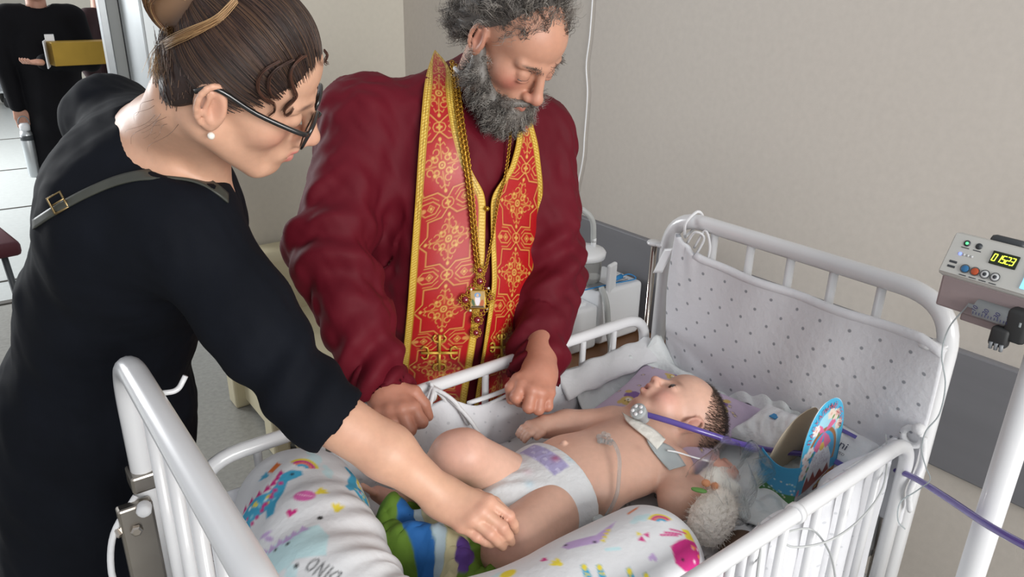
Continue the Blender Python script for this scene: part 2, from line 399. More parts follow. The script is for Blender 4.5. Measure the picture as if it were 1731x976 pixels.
# steel latch plate on the far foot post
pl = boxo('latch_plate', (-.026, W-.03, .74), (.05, .02, .20), 'steel', crib, .004)
boxo('plate_collar', (.0, W, .862), (.046, .046, .03), 'steel', pl, .004)
G().lathe([(.009, 0), (.009, .006), (.006, .008)], (-.052, W-.03, .80), (-1, -.4, 0), 6).mk('bolt', 'chrome', pl, False)
G().lathe([(.009, 0), (.009, .006), (.006, .008)], (-.03, W-.041, .80), (-.2, -1, 0), 6).mk('bolt', 'chrome', pl, False)
# bed deck under the mattress
dk = boxo('bed_deck', (.593, W/2, .565), (1.15, .60, .03), 'white_enamel', crib, .006)
# ============================================================ BEDDING
def cloth_dots(name, base, dot, spacing, rad):
    """white cotton with woven-in grey dots, laid out in the cloth's own uv (metres)"""
    m = mat(name, base, .85, bump=(70, .25, .006)); nt = m.node_tree; N = nt.nodes; K = nt.links; b = N['Principled BSDF']
    a = N.new('ShaderNodeAttribute'); a.attribute_name = 'uvm'
    mp = N.new('ShaderNodeMapping'); mp.inputs['Rotation'].default_value = (0, 0, math.radians(45)); mp.inputs['Scale'].default_value = (1/spacing,)*3
    v = N.new('ShaderNodeTexVoronoi'); v.voronoi_dimensions = '2D'; v.inputs['Scale'].default_value = 1; v.inputs['Randomness'].default_value = 0.12
    K.new(a.outputs['Vector'], mp.inputs['Vector']); K.new(mp.outputs['Vector'], v.inputs['Vector'])
    r = N.new('ShaderNodeMapRange'); r.inputs['From Min'].default_value = rad/spacing*.75; r.inputs['From Max'].default_value = rad/spacing*1.25; K.new(v.outputs['Distance'], r.inputs['Value'])
    mx = N.new('ShaderNodeMix'); mx.data_type = 'RGBA'; K.new(r.outputs['Result'], mx.inputs['Factor'])
    mx.inputs['A'].default_value = (*lin(dot), 1); mx.inputs['B'].default_value = (*lin(base), 1); K.new(mx.outputs['Result'], b.inputs['Base Color']); return m
cloth_dots('dotted', '#d4d5d9', '#8f9298', .042, .0034); cloth_dots('dotted_pale', '#d9dade', '#c3c5ca', .03, .0025)
mat('cotton', '#d9dadc', .85, bump=(45, .35, .01)); mat('print', attr=True, rough=.82, bump=(60, .22, .006)); mat('print_smooth', attr=True, rough=.6)
mat('thin_white', '#dde2e2', .6, bump=(35, .5, .012))
def uvm(me, u, v):
    at = me.attributes.new('uvm', 'FLOAT_VECTOR', 'POINT'); q = np.zeros((len(u), 3), np.float32); q[:, 0] = u; q[:, 1] = v; at.data.foreach_set('vector', q.ravel())
def sheet(name, fn, nu, nv, su, sv, thick, mt, parent=None):
    u, v = np.meshgrid(np.linspace(0, 1, nu), np.linspace(0, 1, nv), indexing='ij'); X = fn(u, v)
    V, F = solid_sheet(X, thick); me = npmesh(name, V, F, mt); uu = np.tile((u*su).ravel(), 2); vv = np.tile((v*sv).ravel(), 2); uvm(me, uu, vv)
    return link(name, me, parent)
def lerp(a, b, t): return a+(b-a)*t
def S3(x, y, z): return np.stack([x+0*y, y+0*x, z+0*x], -1) if not np.isscalar(z) else np.stack([x, y, np.full_like(x, z)], -1)

# --- mattress with doodle sheet
MT = .70
nu, nv = 430, 236
ux, vy = np.meshgrid(np.linspace(.03, L-.035, nu), np.linspace(.03, W-.03, nv), indexing='ij')
ed = np.minimum(np.minimum(ux-.03, L-.035-ux), np.minimum(vy-.03, W-.03-vy))
zz = MT - .012*np.exp(-ed/.012) + .0025*pnoise(np.stack([ux*14, vy*22, 0*ux], -1), 3)
pt = Paint(ux, vy, '#d9dadc', .0012); R = random.Random(5); BK = '#232427'; GR = '#55585c'
def doodle(c, k, a, s):
    f = lambda q: xf(q, c, a, s)
    if k == 0: pt.line(f([(-1, 0), (-.6, .7), (0, .35), (.6, .7), (1, 0), (0, -1), (-1, 0)]), .0022, BK)
    elif k == 1:
        pt.line(f([(0, -1.2), (0, 1.2)]), .002, BK)
        for t in (-.6, 0, .6): pt.line(f([(-.55, t+.4), (0, t), (.55, t+.4)]), .002, BK)
    elif k == 2:
        for i in range(18): pt.ell(f([(R.uniform(-1.2, 1.2), R.uniform(-.8, .8))])[0], .0017, .0017, 0, BK)
    elif k == 3:
        for r in (.45, .75, 1.05): pt.line(f(arc((0, 0), r, 0, math.pi, 12)), .0024, BK)
    elif k == 4: pt.poly(f(arc((0, 0), 1.1, 0, 6.28, 14, .8)), GR)
    elif k == 5:
        for i in range(4): pt.line(f([(-1+i*.6, .2), (-.8+i*.6, -.2), (-.6+i*.6, .25)]), .0022, BK)
    elif k == 6: pt.poly(f([(-1.4, -.6), (-1.2, .5), (-.5, .45), (-.45, .95), (-.2, .95), (-.2, .5), (.2, .5), (.2, .95), (.45, .95), (.5, .45), (1.3, .5), (1.5, -.6)]), BK)
    elif k == 7:
        pt.line(f([(-1, -.5), (-.8, .5), (-.3, .1), (.2, .7), (.7, .2), (1, .6), (1, -.5), (-1, -.5)]), .002, BK); pt.ell(f([(-.2, -.1)])[0], .0022, .0022, 0, BK)
    elif k == 8: pt.ell(c, .008, .006, a, '#8fa6bb'); pt.line(f(arc((0, 0), .7, 0, 9, 22, .5)*1.0), .0018, BK)
    elif k == 9:
        for i in range(5): pt.line(f([(0, 0), (math.cos(i*1.26), math.sin(i*1.26))]), .002, BK)
        pt.ell(c, .003, .003, 0, '#d7b34c')
gx = .09
for i in range(18):
    for j in range(10):
        c = (.06+i*.062+R.uniform(-.018, .018), .05+j*.06+R.uniform(-.016, .016)); doodle(c, R.choice((0, 0, 1, 1, 2, 2, 3, 3, 4, 5, 5, 6, 7, 7, 8, 9)), R.uniform(-1.2, 1.2)+1.9, R.uniform(.012, .020))
V, F = solid_sheet(S3(ux, vy, zz), .118)
cols = np.concatenate([pt.c, np.tile(np.array(lin('#d9dadc')), (len(pt.c), 1))])
tag(link('mattress', npmesh('mattress', V, F, 'print', True, cols)), 'crib mattress under a white sheet printed with black doodles', 'mattress')

# --- dotted panel hung over the headboard
def headcloth(u, v):      # u from far post to near post, v from top to bottom
    y = lerp(.592, -.012, u); zt = np.interp(u, [0, .03, .12, .3, .6, .93, 1], [1.072, 1.058, 1.035, 1.028, 1.026, 1.034, 1.02]); z = lerp(zt, .655, v)
    x = L-.030-.010*np.sin(v*3.1)*np.sin(u*3.14)-.004*np.sin(u*21+v*3)*(1-v)-.0035*np.sin(u*9+v*7)-.004*np.exp(-((u-.07)/.06)**2)*np.sin(u*90-v*9)*np.exp(-v*7)
    x = x - .016*np.sin(np.clip(v, 0, .05)/.05*1.57)*0
    return S3(x, y+.006*np.sin(v*5)*(1-u), z)
hc = sheet('head_bumper', headcloth, 120, 70, .62, .38, .012, 'dotted')
tag(hc, 'white grey-dotted cloth bumper hanging inside the headboard', 'bumper')
# hem roll along its top, tie loops and care tag
u = np.linspace(.1, 1, 40); q = headcloth(u[:, None], np.zeros((40, 1)))[:, 0]
tubeo('hem', q+A(-.006, 0, -.002), .0095, 'dotted_pale', hc, 10)
G().tube(spl([(L-.02, .585, 1.065), (L-.03, .578, 1.10), (L, .572, 1.123), (L+.024, .575, 1.10), (L, .585, 1.072), (L-.02, .585, 1.062)], 6), .0035, 6).tube(spl([(L-.022, .575, 1.05), (L-.03, .55, 1.085), (L-.02, .53, 1.075), (L-.025, .545, 1.03)], 5), .003, 6).tube(spl([(L-.02, .555, 1.045), (L-.02, .53, 1.092), (L-.02, .512, 1.06), (L-.02, .515, 1.02)], 5), .003, 6).mk('tie', 'cotton', hc)
sheet('care_tag', lambda u, v: S3(L-.035-.01*v, lerp(.60, .628, u)+.02*v, 1.035-.065*v-.01*u), 6, 10, .03, .06, .0015, 'white_plastic', hc)

# --- bumper along the far rail
def farb(u, v):
    x = lerp(.10, 1.135, u); top = np.interp(x, [.1, .36, .50, .53, .60, .70, .80, .86, 1.0, 1.12, 1.14], [.80, .80, .828, .832, .80, .768, .770, .772, .770, .785, .79])
    z = lerp(top, MT-.01, v); y = W-.028-.022*np.sin(v*2.4)-.012*np.sin(u*31)*(1-v)*.6-.006*np.sin(u*77+v*4)*np.sin(v*3.1)
    return S3(x, y, z+.004*np.sin(u*47)*(1-v))
fb = sheet('far_bumper', farb, 160, 24, 1.03, .14, .010, 'dotted_pale'); tag(fb, 'white padded bumper tied to the far side rail in front of the priest', 'bumper')
def ruff(u, v):
    x = lerp(.83, 1.13, u); return S3(x, W-.012-.055*v-.002*np.sin(u*30), .778+.014*u+.0025*np.sin(u*19+v*5)-.03*v*v)
sheet('folded_edge', ruff, 50, 10, .3, .06, .008, 'cotton', fb)
bow = G(); c = A(.515, W-.012, ZR-.01)
for a, b in (((.0, -.01, .035), (-.05, -.02, -.045)), ((.0, -.015, .032), (-.035, -.03, -.03)), ((0, -.012, .03), (.03, -.02, -.05)), ((.0, -.02, .034), (.055, -.05, -.06)), ((.01, -.02, .03), (.085, -.085, -.125))):
    bow.tube(spl([c+A(0, .012, 0), c+A(*a)*.6, c+(A(*a)+A(*b))*.5+A(0, -.01, .01), c+A(*b)], 6), [.0045]*19, 6)
bow.tube(arc3 if False else spl([c+A(0, .0, .028), c+A(0, -.018, .01), c+A(0, 0, -.012), c+A(0, .02, .01), c+A(0, .0, .028)], 5), .004, 6)
bow.mk('tie', 'cotton', fb)
G().tube(spl([(.60, .633, .795), (.68, .625, .80), (.78, .628, .805)], 8), .005, 7).tube(spl([(.56, .633, .79), (.63, .62, .785), (.74, .622, .796)], 8), .004, 7).mk('cord', 'cotton', fb)

# --- bumper inside the near rail (pleated)
def nearb(u, v):
    x = lerp(.62, 1.14, u); z = lerp(.828, .43, v)-.008*np.sin(u*18)*(1-v); y = .030+.008*np.sin(u*70+2*np.sin(v*3))*np.minimum(1, v*4)
    return S3(x, y, z)
nb = sheet('near_bumper', nearb, 170, 30, .52, .4, .008, 'dotted_pale'); tag(nb, 'pleated white dotted bumper inside the near side rail', 'bumper')
sheet('turned_edge', lambda u, v: S3(lerp(.90, 1.10, u), .03+.045*v*np.sin(u*3.1)+.0*u, .832+.008*np.sin(v*3)-.05*v), 40, 12, .26, .08, .006, 'cotton', nb)

def smooth01s(x, a, b): t = np.clip((x-a)/(b-a), 0, 1); return t*t*(3-2*t)
# --- crumpled white pad behind the head
def pad(u, v):
    x = lerp(.86, 1.145, u); y = lerp(.10, .605, v); q = np.stack([x*26, y*22, 0*x], -1)
    mk = 1-smooth01s(y, .20, .27)*smooth01s(-x, -1.125, -1.09)*smooth01s(-y, -.60, -.565)
    z = MT+.006+.03*mk*u**2+.055*np.clip((v-.86)/.14, 0, 1)**1.4+(.2+.8*mk)*(.012*np.abs(pnoise(q, 11))*1.4+.01*np.abs(pnoise(q*2.1, 12)))+mk*.030*np.exp(-((u-.92)/.08)**2)*(.6+.3*np.sin(v*7))
    return S3(x, y, z)
tag(sheet('absorbent_pad', pad, 90, 110, .3, .5, .004, 'thin_white'), 'crumpled white absorbent pad at the head end of the mattress', 'pad')
def peak(u, v):
    x = lerp(1.118, 1.145, u)+.006*np.sin(v*5); y = lerp(.40, .18, v); z = MT+.03+.085*np.sin(np.pi*v)**.7*(.35+.65*u)+.006*np.sin(v*25+u*6)
    return S3(x, y, z)
tag(sheet('muslin_cloth', peak, 30, 50, .1, .3, .004, 'thin_white'), 'thin white cloth bunched up between the lilac pillow and headboard', 'cloth')

# --- pillows
def pillow_grid(cor, h, n, nv_):
    """closed pillow over four corners (order u0v0,u1v0,u1v1,u0v1); returns top and bottom grids"""
    u, v = np.meshgrid(np.linspace(0, 1, n), np.linspace(0, 1, nv_), indexing='ij'); c = [np.asarray(q, float) for q in cor]
    pin = 1-.10*np.sin(np.pi*v); us = .5+(u-.5)*pin; pin2 = 1-.08*np.sin(np.pi*u); vs_ = .5+(v-.5)*pin2
    B = ((1-us)*(1-vs_))[..., None]*c[0]+(us*(1-vs_))[..., None]*c[1]+(us*vs_)[..., None]*c[2]+((1-us)*vs_)[..., None]*c[3]
    hh = h*(1-np.abs(2*u-1)**2.6)**.62*(1-np.abs(2*v-1)**2.6)**.62
    return u, v, B, hh
u, v, B, hh = pillow_grid([(.862, .250, .738), (1.13, .285, .762), (1.085, .60, .755), (.862, .535, .74)], .042, 120, 120)
dent = np.exp(-(((B[..., 0]-.97)/.07)**2+((B[..., 1]-.36)/.07)**2))
wr = .0022*np.sin((B[..., 0]+B[..., 1]*.6)*120+3*np.sin(B[..., 1]*30))*np.exp(-((u-.75)/.25)**2)
top = B+np.stack([0*hh, 0*hh, hh*(1-.55*dent)+wr*np.minimum(1, hh/.02)], -1); bot = B-np.stack([0*hh, 0*hh, hh*.75], -1)
p2 = Paint(u*.28, v*.30, '#c3b2c9', .001)
def bear(c, a, s):
    f = lambda q: xf(q, c, a, s)
    p2.poly(f(arc((0, -.9), 1.0, 0, 6.3, 14, .8)), '#7f5f9c'); p2.ell(f([(0, 0)])[0], s*.8, s*.65, a, '#c9b06a'); p2.ell(f([(-.6, .5)])[0], s*.28, s*.28, 0, '#c9b06a'); p2.ell(f([(.6, .5)])[0], s*.28, s*.28, 0, '#c9b06a')
    p2.ell(f([(0, -.2)])[0], s*.35, s*.25, a, '#e4dccb'); p2.ell(f([(-.2, .15)])[0], s*.08, s*.08, 0, '#332a30'); p2.ell(f([(.2, .15)])[0], s*.08, s*.08, 0, '#332a30'); p2.ell(f([(0, -.1)])[0], s*.1, s*.08, 0, '#332a30')
    p2.ell(f([(-.9, -1.3)])[0], s*.4, s*.3, a, '#c9b06a'); p2.ell(f([(.9, -1.4)])[0], s*.4, s*.3, a, '#c9b06a')
for c, a, s in (((.05, .235), 1.5, .024), ((.19, .06), 2.2, .022), ((.22, .2), .6, .02), ((.06, .07), .2, .02), ((.12, .15), 1.0, .02)): bear(c, a, s)
for i in range(22):
    c = (R.uniform(.01, .27), R.uniform(.01, .29)); p2.line(xf(arc((0, 0), 1, 0, 5.2, 10), c, R.uniform(0, 6), .005), .0011, '#5b4a45'); p2.ell(c, .0025, .0025, 0, '#d8c477')
n = u.size; V = np.concatenate([top.reshape(-1, 3), bot.reshape(-1, 3)]); F = np.concatenate([gridF(120, 120), gridF(120, 120)[:, ::-1]+n])
tag(link('baby_pillow', npmesh('baby_pillow', V, F, 'print', True, np.concatenate([p2.c, p2.c]))), 'lilac baby pillow printed with bears under the child\'s head', 'pillow')

# --- C-shaped nursing pillow with dinosaur print
path = spl([(.215, .625, .775), (.200, .54, .785), (.170, .40, .785), (.150, .26, .78), (.200, .165, .775), (.33, .128, .772), (.46, .126, .772), (.575, .120, .77), (.668, .115, .765)], 40)
seg = np.r_[0, np.cumsum(np.linalg.norm(np.diff(path, axis=0), axis=1))]; Ls = seg[-1]
ns, nt_ = 400, 240; ss = np.linspace(0, Ls, ns); ctr = np.stack([np.interp(ss, seg, path[:, i]) for i in range(3)], 1)
T = np.gradient(ctr, axis=0); T /= np.linalg.norm(T, axis=1, keepdims=True); side = np.cross(A(0, 0, 1), T); side /= np.linalg.norm(side, axis=1, keepdims=True); upv = np.cross(T, side)
endp = np.sqrt(np.clip(1-np.clip(1-ss/.075, 0, 1)**2, 0.0004, 1)) * np.sqrt(np.clip(1-np.clip(1-(Ls-ss)/.085, 0, 1)**2, 0.0004, 1))
rad = np.interp(ss, [0, .15, .35, .5, .7, Ls], [.088, .098, .10, .092, .082, .086])*endp
ph = np.linspace(-np.pi, np.pi, nt_, endpoint=False); sg, pg = np.meshgrid(ss, ph, indexing='ij')
wrk = .0042*np.sin(sg*62+2.2*np.sin(pg*2.0+sg*9)+pg*1.5)*np.exp(-((sg-.27)/.2)**2)*np.exp(-((pg-.5)/1.1)**2)+.0022*np.sin(sg*150+pg*3)*np.exp(-((sg-.3)/.16)**2)*np.exp(-((pg-.8)/.7)**2)
rr = rad[:, None]*(1+.0*pg)+wrk*endp[:, None]
X = ctr[:, None]+rr[..., None]*(np.sin(pg)[..., None]*side[:, None]*1.06+np.cos(pg)[..., None]*upv[:, None]*.96)
X[..., 2] = np.maximum(X[..., 2], MT+.001+.002*np.abs(np.sin(pg)))
Rn = .095; sv_, tv_ = sg, pg*Rn
pp = Paint(sv_, tv_, '#d6d8db', .0014); CY, MG, YL, LV, PB, OR = '#3c9fc4', '#c4267c', '#e2cf3a', '#b9a0cc', '#bcdbe0', '#d9722e'
def heart(c, a, s, cl): pp.poly(xf([(0, -1), (-.95, .1), (-.75, .75), (-.3, .75), (0, .35), (.3, .75), (.75, .75), (.95, .1)], c, a, s), cl)
def rainbow(c, a, s):
    for r, cl in ((1, YL), (.8, MG), (.62, '#dd6f55'), (.45, CY)): pp.poly(np.vstack([xf(arc((0, 0), r, .2, 2.4, 12), c, a, s), xf(arc((0, 0), r-.22, 2.4, .2, 12), c, a, s)]), cl)
def cloud(c, s):
    for dx, dy, r in ((-1, 0, .6), (0, .3, .8), (1, 0, .65), (.3, -.3, .6)): pp.ell((c[0]+dx*s, c[1]+dy*s), r*s, r*s*.7, 0, PB, .75)
def prnt(c, a, s, cl=YL):
    for t in (-.6, 0, .6): pp.ell(xf([(math.sin(t)*1.0, math.cos(t)*1.0)], c, a, s)[0], s*.38, s*.85, a-t, cl)
    pp.ell(c, s*.5, s*.45, a, cl)
def tri(c, a, s, cl): pp.poly(xf(arc((0, 0), 1, 0, 4.19, 3), c, a, s), cl)
def dino(c, a, s, cl, plate, spots=True, flip=1):
    f = lambda q: xf(q, c, a, s, flip)
    body = [(-2.6, .15), (-1.9, -.25), (-1.2, -.45), (-1.15, -1.2), (-.75, -1.2), (-.65, -.6), (.3, -.6), (.35, -1.2), (.75, -1.2), (.85, -.45), (1.15, .1), (1.35, .9), (1.75, 1.05), (2.05, 1.25), (2.0, 1.6), (1.5, 1.75), (1.05, 1.55), (.8, .9), (.45, .55), (-.3, .75), (-1.0, .5), (-1.8, .3)]
    for t in np.linspace(0, 1, 9):
        q = [np.interp(t, [0, .3, .6, .8, 1], [-2.2, -.9, .3, .8, 1.0]), np.interp(t, [0, .3, .6, .8, 1], [.35, .72, .78, 1.1, 1.6])]; pp.poly(f([(q[0]-.22, q[1]-.1), (q[0]+.22, q[1]-.1), (q[0], q[1]+.36)]), plate)
    pp.poly(f(body), cl); pp.ell(f([(1.55, 1.4)])[0], s*.09, s*.09, 0, '#222222')
    if spots:
        for i in range(16): pp.ell(f([(R.uniform(-1.2, .7), R.uniform(-.35, .4))])[0], s*R.uniform(.06, .13), s*R.uniform(.06, .13), 0, R.choice((YL, '#cfe7ee', MG, '#7fc3da')))
def whale(c, a, s):
    f = lambda q: xf(q, c, a, s); pp.poly(f([(-1.1, .5), (-.95, -.5), (-.3, -1.0), (.4, -1.05), (.95, -.6), (1.1, .2), (.8, .85), (.1, 1.0), (-.5, .85)]), MG); pp.poly(f([(.1, 1.0), (.0, 1.7), (.6, 1.75), (.8, .85)]), YL)
    for t in (-.9, -.6, -.2): pp.line(f([(t+.4, 1.45+t*.3), (t-.6, 1.7+t*.5)]), s*.13, MG)
    pp.ell(f([(-.45, -.3)])[0], s*.09, s*.09, 0, '#222222')
    for i in range(8): pp.ell(f([(R.uniform(.4, .95), R.uniform(-.5, .6))])[0], s*.08, s*.11, 0, R.choice(('#f0d0e2', '#e98a3c')))
def strokes(txt, c, a, s):
    GL = {'D': [[(0, 0), (0, 1.4), (.5, 1.3), (.8, .7), (.5, .1), (0, 0)]], 'I': [[(0, 0), (0, 1.4)]], 'N': [[(0, 0), (0, 1.4), (.7, 0), (.7, 1.4)]], 'O': [[(.4+.4*math.cos(t), .7+.7*math.sin(t)) for t in np.linspace(0, 6.3, 12)]]}
    x = 0
    for ch_ in txt:
        for g in GL[ch_]: pp.line(xf(np.array(g)+[x, 0], c, a, s), .0021, '#26282c')
        x += .5 if ch_ == 'I' else 1.15
npb = bvh_of(X.reshape(-1, 3), gridF(ns, nt_))
def anc(u_, v_):
    h = hit(npb, u_, v_)
    if h is None: return (9, 9)
    i = np.argmin(((X.reshape(-1, 3)-h)**2).sum(1)); return (sv_.ravel()[i], tv_.ravel()[i])
def dirc(p, q): a_ = anc(*p); b_ = anc(*q); return math.atan2(b_[1]-a_[1], b_[0]-a_[0])
# left arm of the pillow
dino(anc(440, 855), dirc((400, 900), (475, 830)), .030, CY, MG, True, 1)
for i in range(9): pp.poly(xf([(-1, 0), (0, .7), (1, 0), (0, -.7)], anc(474-i*8, 818+i*11.5), .4, .0055), MG)
q4 = [anc(452, 800), anc(468, 783), anc(474, 786), anc(460, 800)]
if all(q_[0] < 5 for q_ in q4): pp.poly(q4, OR)
cloud(anc(530, 775), .016); rainbow(anc(510, 792), dirc((490, 790), (530, 792)), .026); cloud(anc(552, 798), .012)
c = anc(516, 838); pp.ell(c, .015, .011, 1.0, '#cf62a6'); pp.line([(c[0]-.008, c[1]-.008), (c[0], c[1]), (c[0]+.006, c[1]+.009)], .0016, '#eeb7d5')
for q, a in (((537, 834), .4), ((568, 864), 1.2), ((450, 806), 2.2)): prnt(anc(*q), a, .0075, YL if q[0] > 460 else CY)
heart(anc(491, 868), 1.0, .008, MG)
dino(anc(610, 835), dirc((612, 890), (618, 790)), .026, CY, YL, True, -1)
pp.poly([anc(436, 945), anc(460, 925), anc(500, 900), anc(540, 888), anc(556, 905), anc(552, 940), anc(500, 945), anc(465, 976)], PB)
for i in range(6): tri(anc(446+i*13, 936-i*8), dirc((446, 936), (520, 890))+1.57, .0085, LV)
pp.ell(anc(540, 877), .004, .004, 0, '#222222'); pp.ell(anc(449, 950), .003, .003, 0, '#222222'); pp.ell(anc(485, 920), .0028, .0028, 0, '#222222'); pp.ell(anc(466, 930), .0025, .0025, 0, '#222222')
for q, a in (((455, 910), .5), ((448, 905), 1.3)): pp.ell(anc(*q), .009, .0035, a, LV)
strokes('DINO', anc(578, 968), dirc((578, 968), (545, 950)), .012)
cloud(anc(490, 968), .012); pp.ell(anc(500, 958), .003, .003, 0, '#222222')
# near arm
pp.poly([anc(948, 926), anc(958, 918), anc(1008, 905), anc(1040, 882), anc(1030, 900), anc(1010, 918), anc(960, 929)], LV)
for i in range(4): tri(anc(1018+i*3.5, 914-i*6), .3, .005, YL)
pp.ell(anc(1005, 918), .0025, .0025, 0, '#222222'); pp.ell(anc(955, 922), .0025, .0025, 0, '#222222')
cloud(anc(1083, 878), .012); rainbow(anc(1120, 884), dirc((1100, 880), (1140, 880))+.2, .022); pp.poly([anc(1060, 868), anc(1080, 857), anc(1076, 861), anc(1062, 870)], OR)
tri(anc(1080, 902), 1.4, .005, YL); tri(anc(1095, 905), .4, .006, MG); tri(anc(1085, 913), .9, .007, MG)
pp.line([anc(1025, 930), anc(1048, 928)], .006, PB); heart(anc(1103, 944), 2.6, .0075, LV); heart(anc(919, 947), .4, .006, MG); prnt(anc(947, 954), .3, .008)
whale(anc(1163, 937), dirc((1140, 940), (1180, 940)), .026)
for q in ((987, 958), (1014, 960), (1064, 966), (1092, 974)):
    c = anc(*q); a = dirc(q, (q[0]+5, q[1]+14)) if anc(q[0]+5, min(q[1]+14, 975))[0] < 5 else 0; pp.poly(xf([(-.5, -.5), (-.6, .35), (1.8, .7), (2.6, .2), (1.6, -.6)], c, a, .009), CY); pp.ell(c, .005, .004, a, YL)
    for i in range(4): pp.ell(xf([(R.uniform(.2, 1.6), R.uniform(-.3, .4))], c, a, .009)[0], .0014, .0014, 0, YL)
cloud(anc(850, 972), .012); pp.ell(anc(860, 970), .016, .009, .3, YL)
for k in range(60):     # the rest of the print round the sides
    c = (R.uniform(.02, Ls), R.choice((R.uniform(-.29, -.11), R.uniform(.16, .29)))); z_ = R.randrange(5)
    if z_ == 0: heart(c, R.uniform(0, 6), .008, MG)
    elif z_ == 1: prnt(c, R.uniform(0, 6), .008)
    elif z_ == 2: cloud(c, .011)
    elif z_ == 3: tri(c, R.uniform(0, 6), .007, LV)
    else: dino(c, R.uniform(0, 6), .016, R.choice((CY, LV)), YL)
i = np.arange(ns*nt_).reshape(ns, nt_); j = np.roll(i, -1, axis=1)
F = np.stack([i[:-1].ravel(), i[1:].ravel(), j[1:].ravel(), j[:-1].ravel()], 1)[:, ::-1]
tag(link('nursing_pillow', npmesh('nursing_pillow', X.reshape(-1, 3), F, 'print', True, pp.c)), 'white curved nursing pillow printed with colourful dinosaurs and rainbows', 'pillow')

# --- green, blue and cream blanket bunched at the child's feet
def blanket(u, v):
    x = lerp(.235, .505, u)+.012*np.sin(v*9+u*4); y = lerp(.475, .235, v)+.012*np.sin(u*8)
    ridge = .100*np.sin(np.pi*u)**.6*np.sin(np.pi*np.clip(v, 0, 1))**.6
    z = MT+.014+ridge+.020*np.sin(u*17+4*np.sin(v*3.5))*np.sin(np.pi*v)**.5+.012*np.sin(v*19+u*7+2*np.sin(u*9))*np.sin(np.pi*u)**.5+.018*np.exp(-((u-.25)/.2)**2-((v-.3)/.2)**2)
    z = z-.012*np.abs(np.sin(u*11+v*6+1.5*np.sin(v*8)))**.5*np.sin(np.pi*v)**.5+.006*pnoise(np.stack([u*30, v*30, 0*u], -1), 9)
    return S3(x, y, np.maximum(z, MT+.006))
u, v = np.meshgrid(np.linspace(0, 1, 150), np.linspace(0, 1, 150), indexing='ij'); X = blanket(u, v)
pb = Paint(u, v, '#5d7f24', .004)
st = u*.85+v*.55+.06*np.sin(v*6)
def stripe(a, b, cl): pb.put(np.maximum(a-st, st-b).ravel(), cl)
for a, b, cl in ((-.1, .22, '#c9c29a'), (.50, .58, '#1f63a8'), (.58, .63, '#a9bcc6'), (.63, .74, '#c9c29a'), (1.10, 1.17, '#1f63a8'), (1.17, 1.22, '#263a6b'), (1.22, 1.5, '#1f63a8')): stripe(a, b, cl)
pb.ell((.42, .78), .05, .09, .3, '#5f3f8f')
V, F = solid_sheet(X, .006)
tag(link('fleece_blanket', npmesh('fleece_blanket', V, F, 'print', True, np.concatenate([pb.c, pb.c]))), 'bunched green blanket with blue and cream stripes at the child\'s feet', 'blanket')
# ============================================================ PEOPLE: shared builders
mat('skin', attr=True, rough=.48, sss=.12, noise=(90, .045), bump=(420, .10, .0012)); mat('hair_attr', attr=True, rough=.45, spec=.4)
mat('eye_white', '#d8d2cc', .15, coat=.6); mat('eye_dark', '#2a1a14', .1, coat=.8)
class Head:
    def __init__(s, sdf, c, M, sc): s.s = sdf; s.c = A(*c); s.M = np.array(M); s.k = sc
    def w(s, p): return s.c+s.M@(np.asarray(p, float)*s.k)
    def loc(s, V): return ((V-s.c)@s.M)/s.k
    def ell(s, c, r, k=.012, op='u', R=None):
        s.s.ell(s.w(c), np.asarray(r)*s.k, s.M if R is None else s.M@R, k*s.k, op); return s
    def cone(s, a, b, ra, rb=None, k=.012, op='u'): s.s.cone(s.w(a), s.w(b), ra*s.k, (ra if rb is None else rb)*s.k, k*s.k, op); return s
    def both(s, fn, c, *a, **k):
        for sg in (1, -1):
            if fn == 'e': s.ell((c[0], c[1]*sg, c[2]), *a, **k)
            else: b = a[0]; s.cone((c[0], c[1]*sg, c[2]), (b[0], b[1]*sg, b[2]), *a[1:], **k)
def helix(h, sg, c, ry, rz, r):
    for a0, a1 in zip(np.linspace(-2.2, 2.5, 13)[:-1], np.linspace(-2.2, 2.5, 13)[1:]):
        q = [(c[0]-ry*math.cos(a)*(.9)-.12*rz*math.sin(a), sg*(c[1]+.5*ry*math.cos(a)), c[2]+rz*math.sin(a)) for a in (a0, a1)]; h.cone(q[0], q[1], r, r, r*.7)
def rotm(ax, a):
    return np.array(Matrix.Rotation(a, 3, ax))
def smooth01(x, a, b): t = np.clip((x-a)/(b-a), 0, 1); return t*t*(3-2*t)
def mixc(c, m, cl): m = np.clip(m, 0, 1)[:, None]; return c*(1-m)+np.array(lin(cl))*m
def blob(Lc, c, r): return np.exp(-(((Lc-np.asarray(c))/np.asarray(r))**2).sum(1))
def strand_mesh(PL, r, k=3):
    """PL (N,m,3) polylines -> thin tapered hairs"""
    N, m, _ = PL.shape; T = np.gradient(PL, axis=1); T /= np.maximum(np.linalg.norm(T, axis=2, keepdims=True), 1e-9)
    h = np.array([.31, .52, .79]); x = np.cross(T, h); x /= np.maximum(np.linalg.norm(x, axis=2, keepdims=True), 1e-9); y = np.cross(T, x)
    rr = (np.asarray(r).reshape(-1, 1)*np.linspace(1, .35, m)[None])[..., None]
    V = np.stack([PL+rr*(math.cos(a)*x+math.sin(a)*y) for a in np.arange(k)*2*math.pi/k], 2); i = np.arange(N*m*k).reshape(N, m, k)
    a = i[:, :-1]; b = i[:, 1:]; F = np.stack([a, np.roll(a, -1, 2), np.roll(b, -1, 2), b], -1).reshape(-1, 4)
    return V.reshape(-1, 3), F
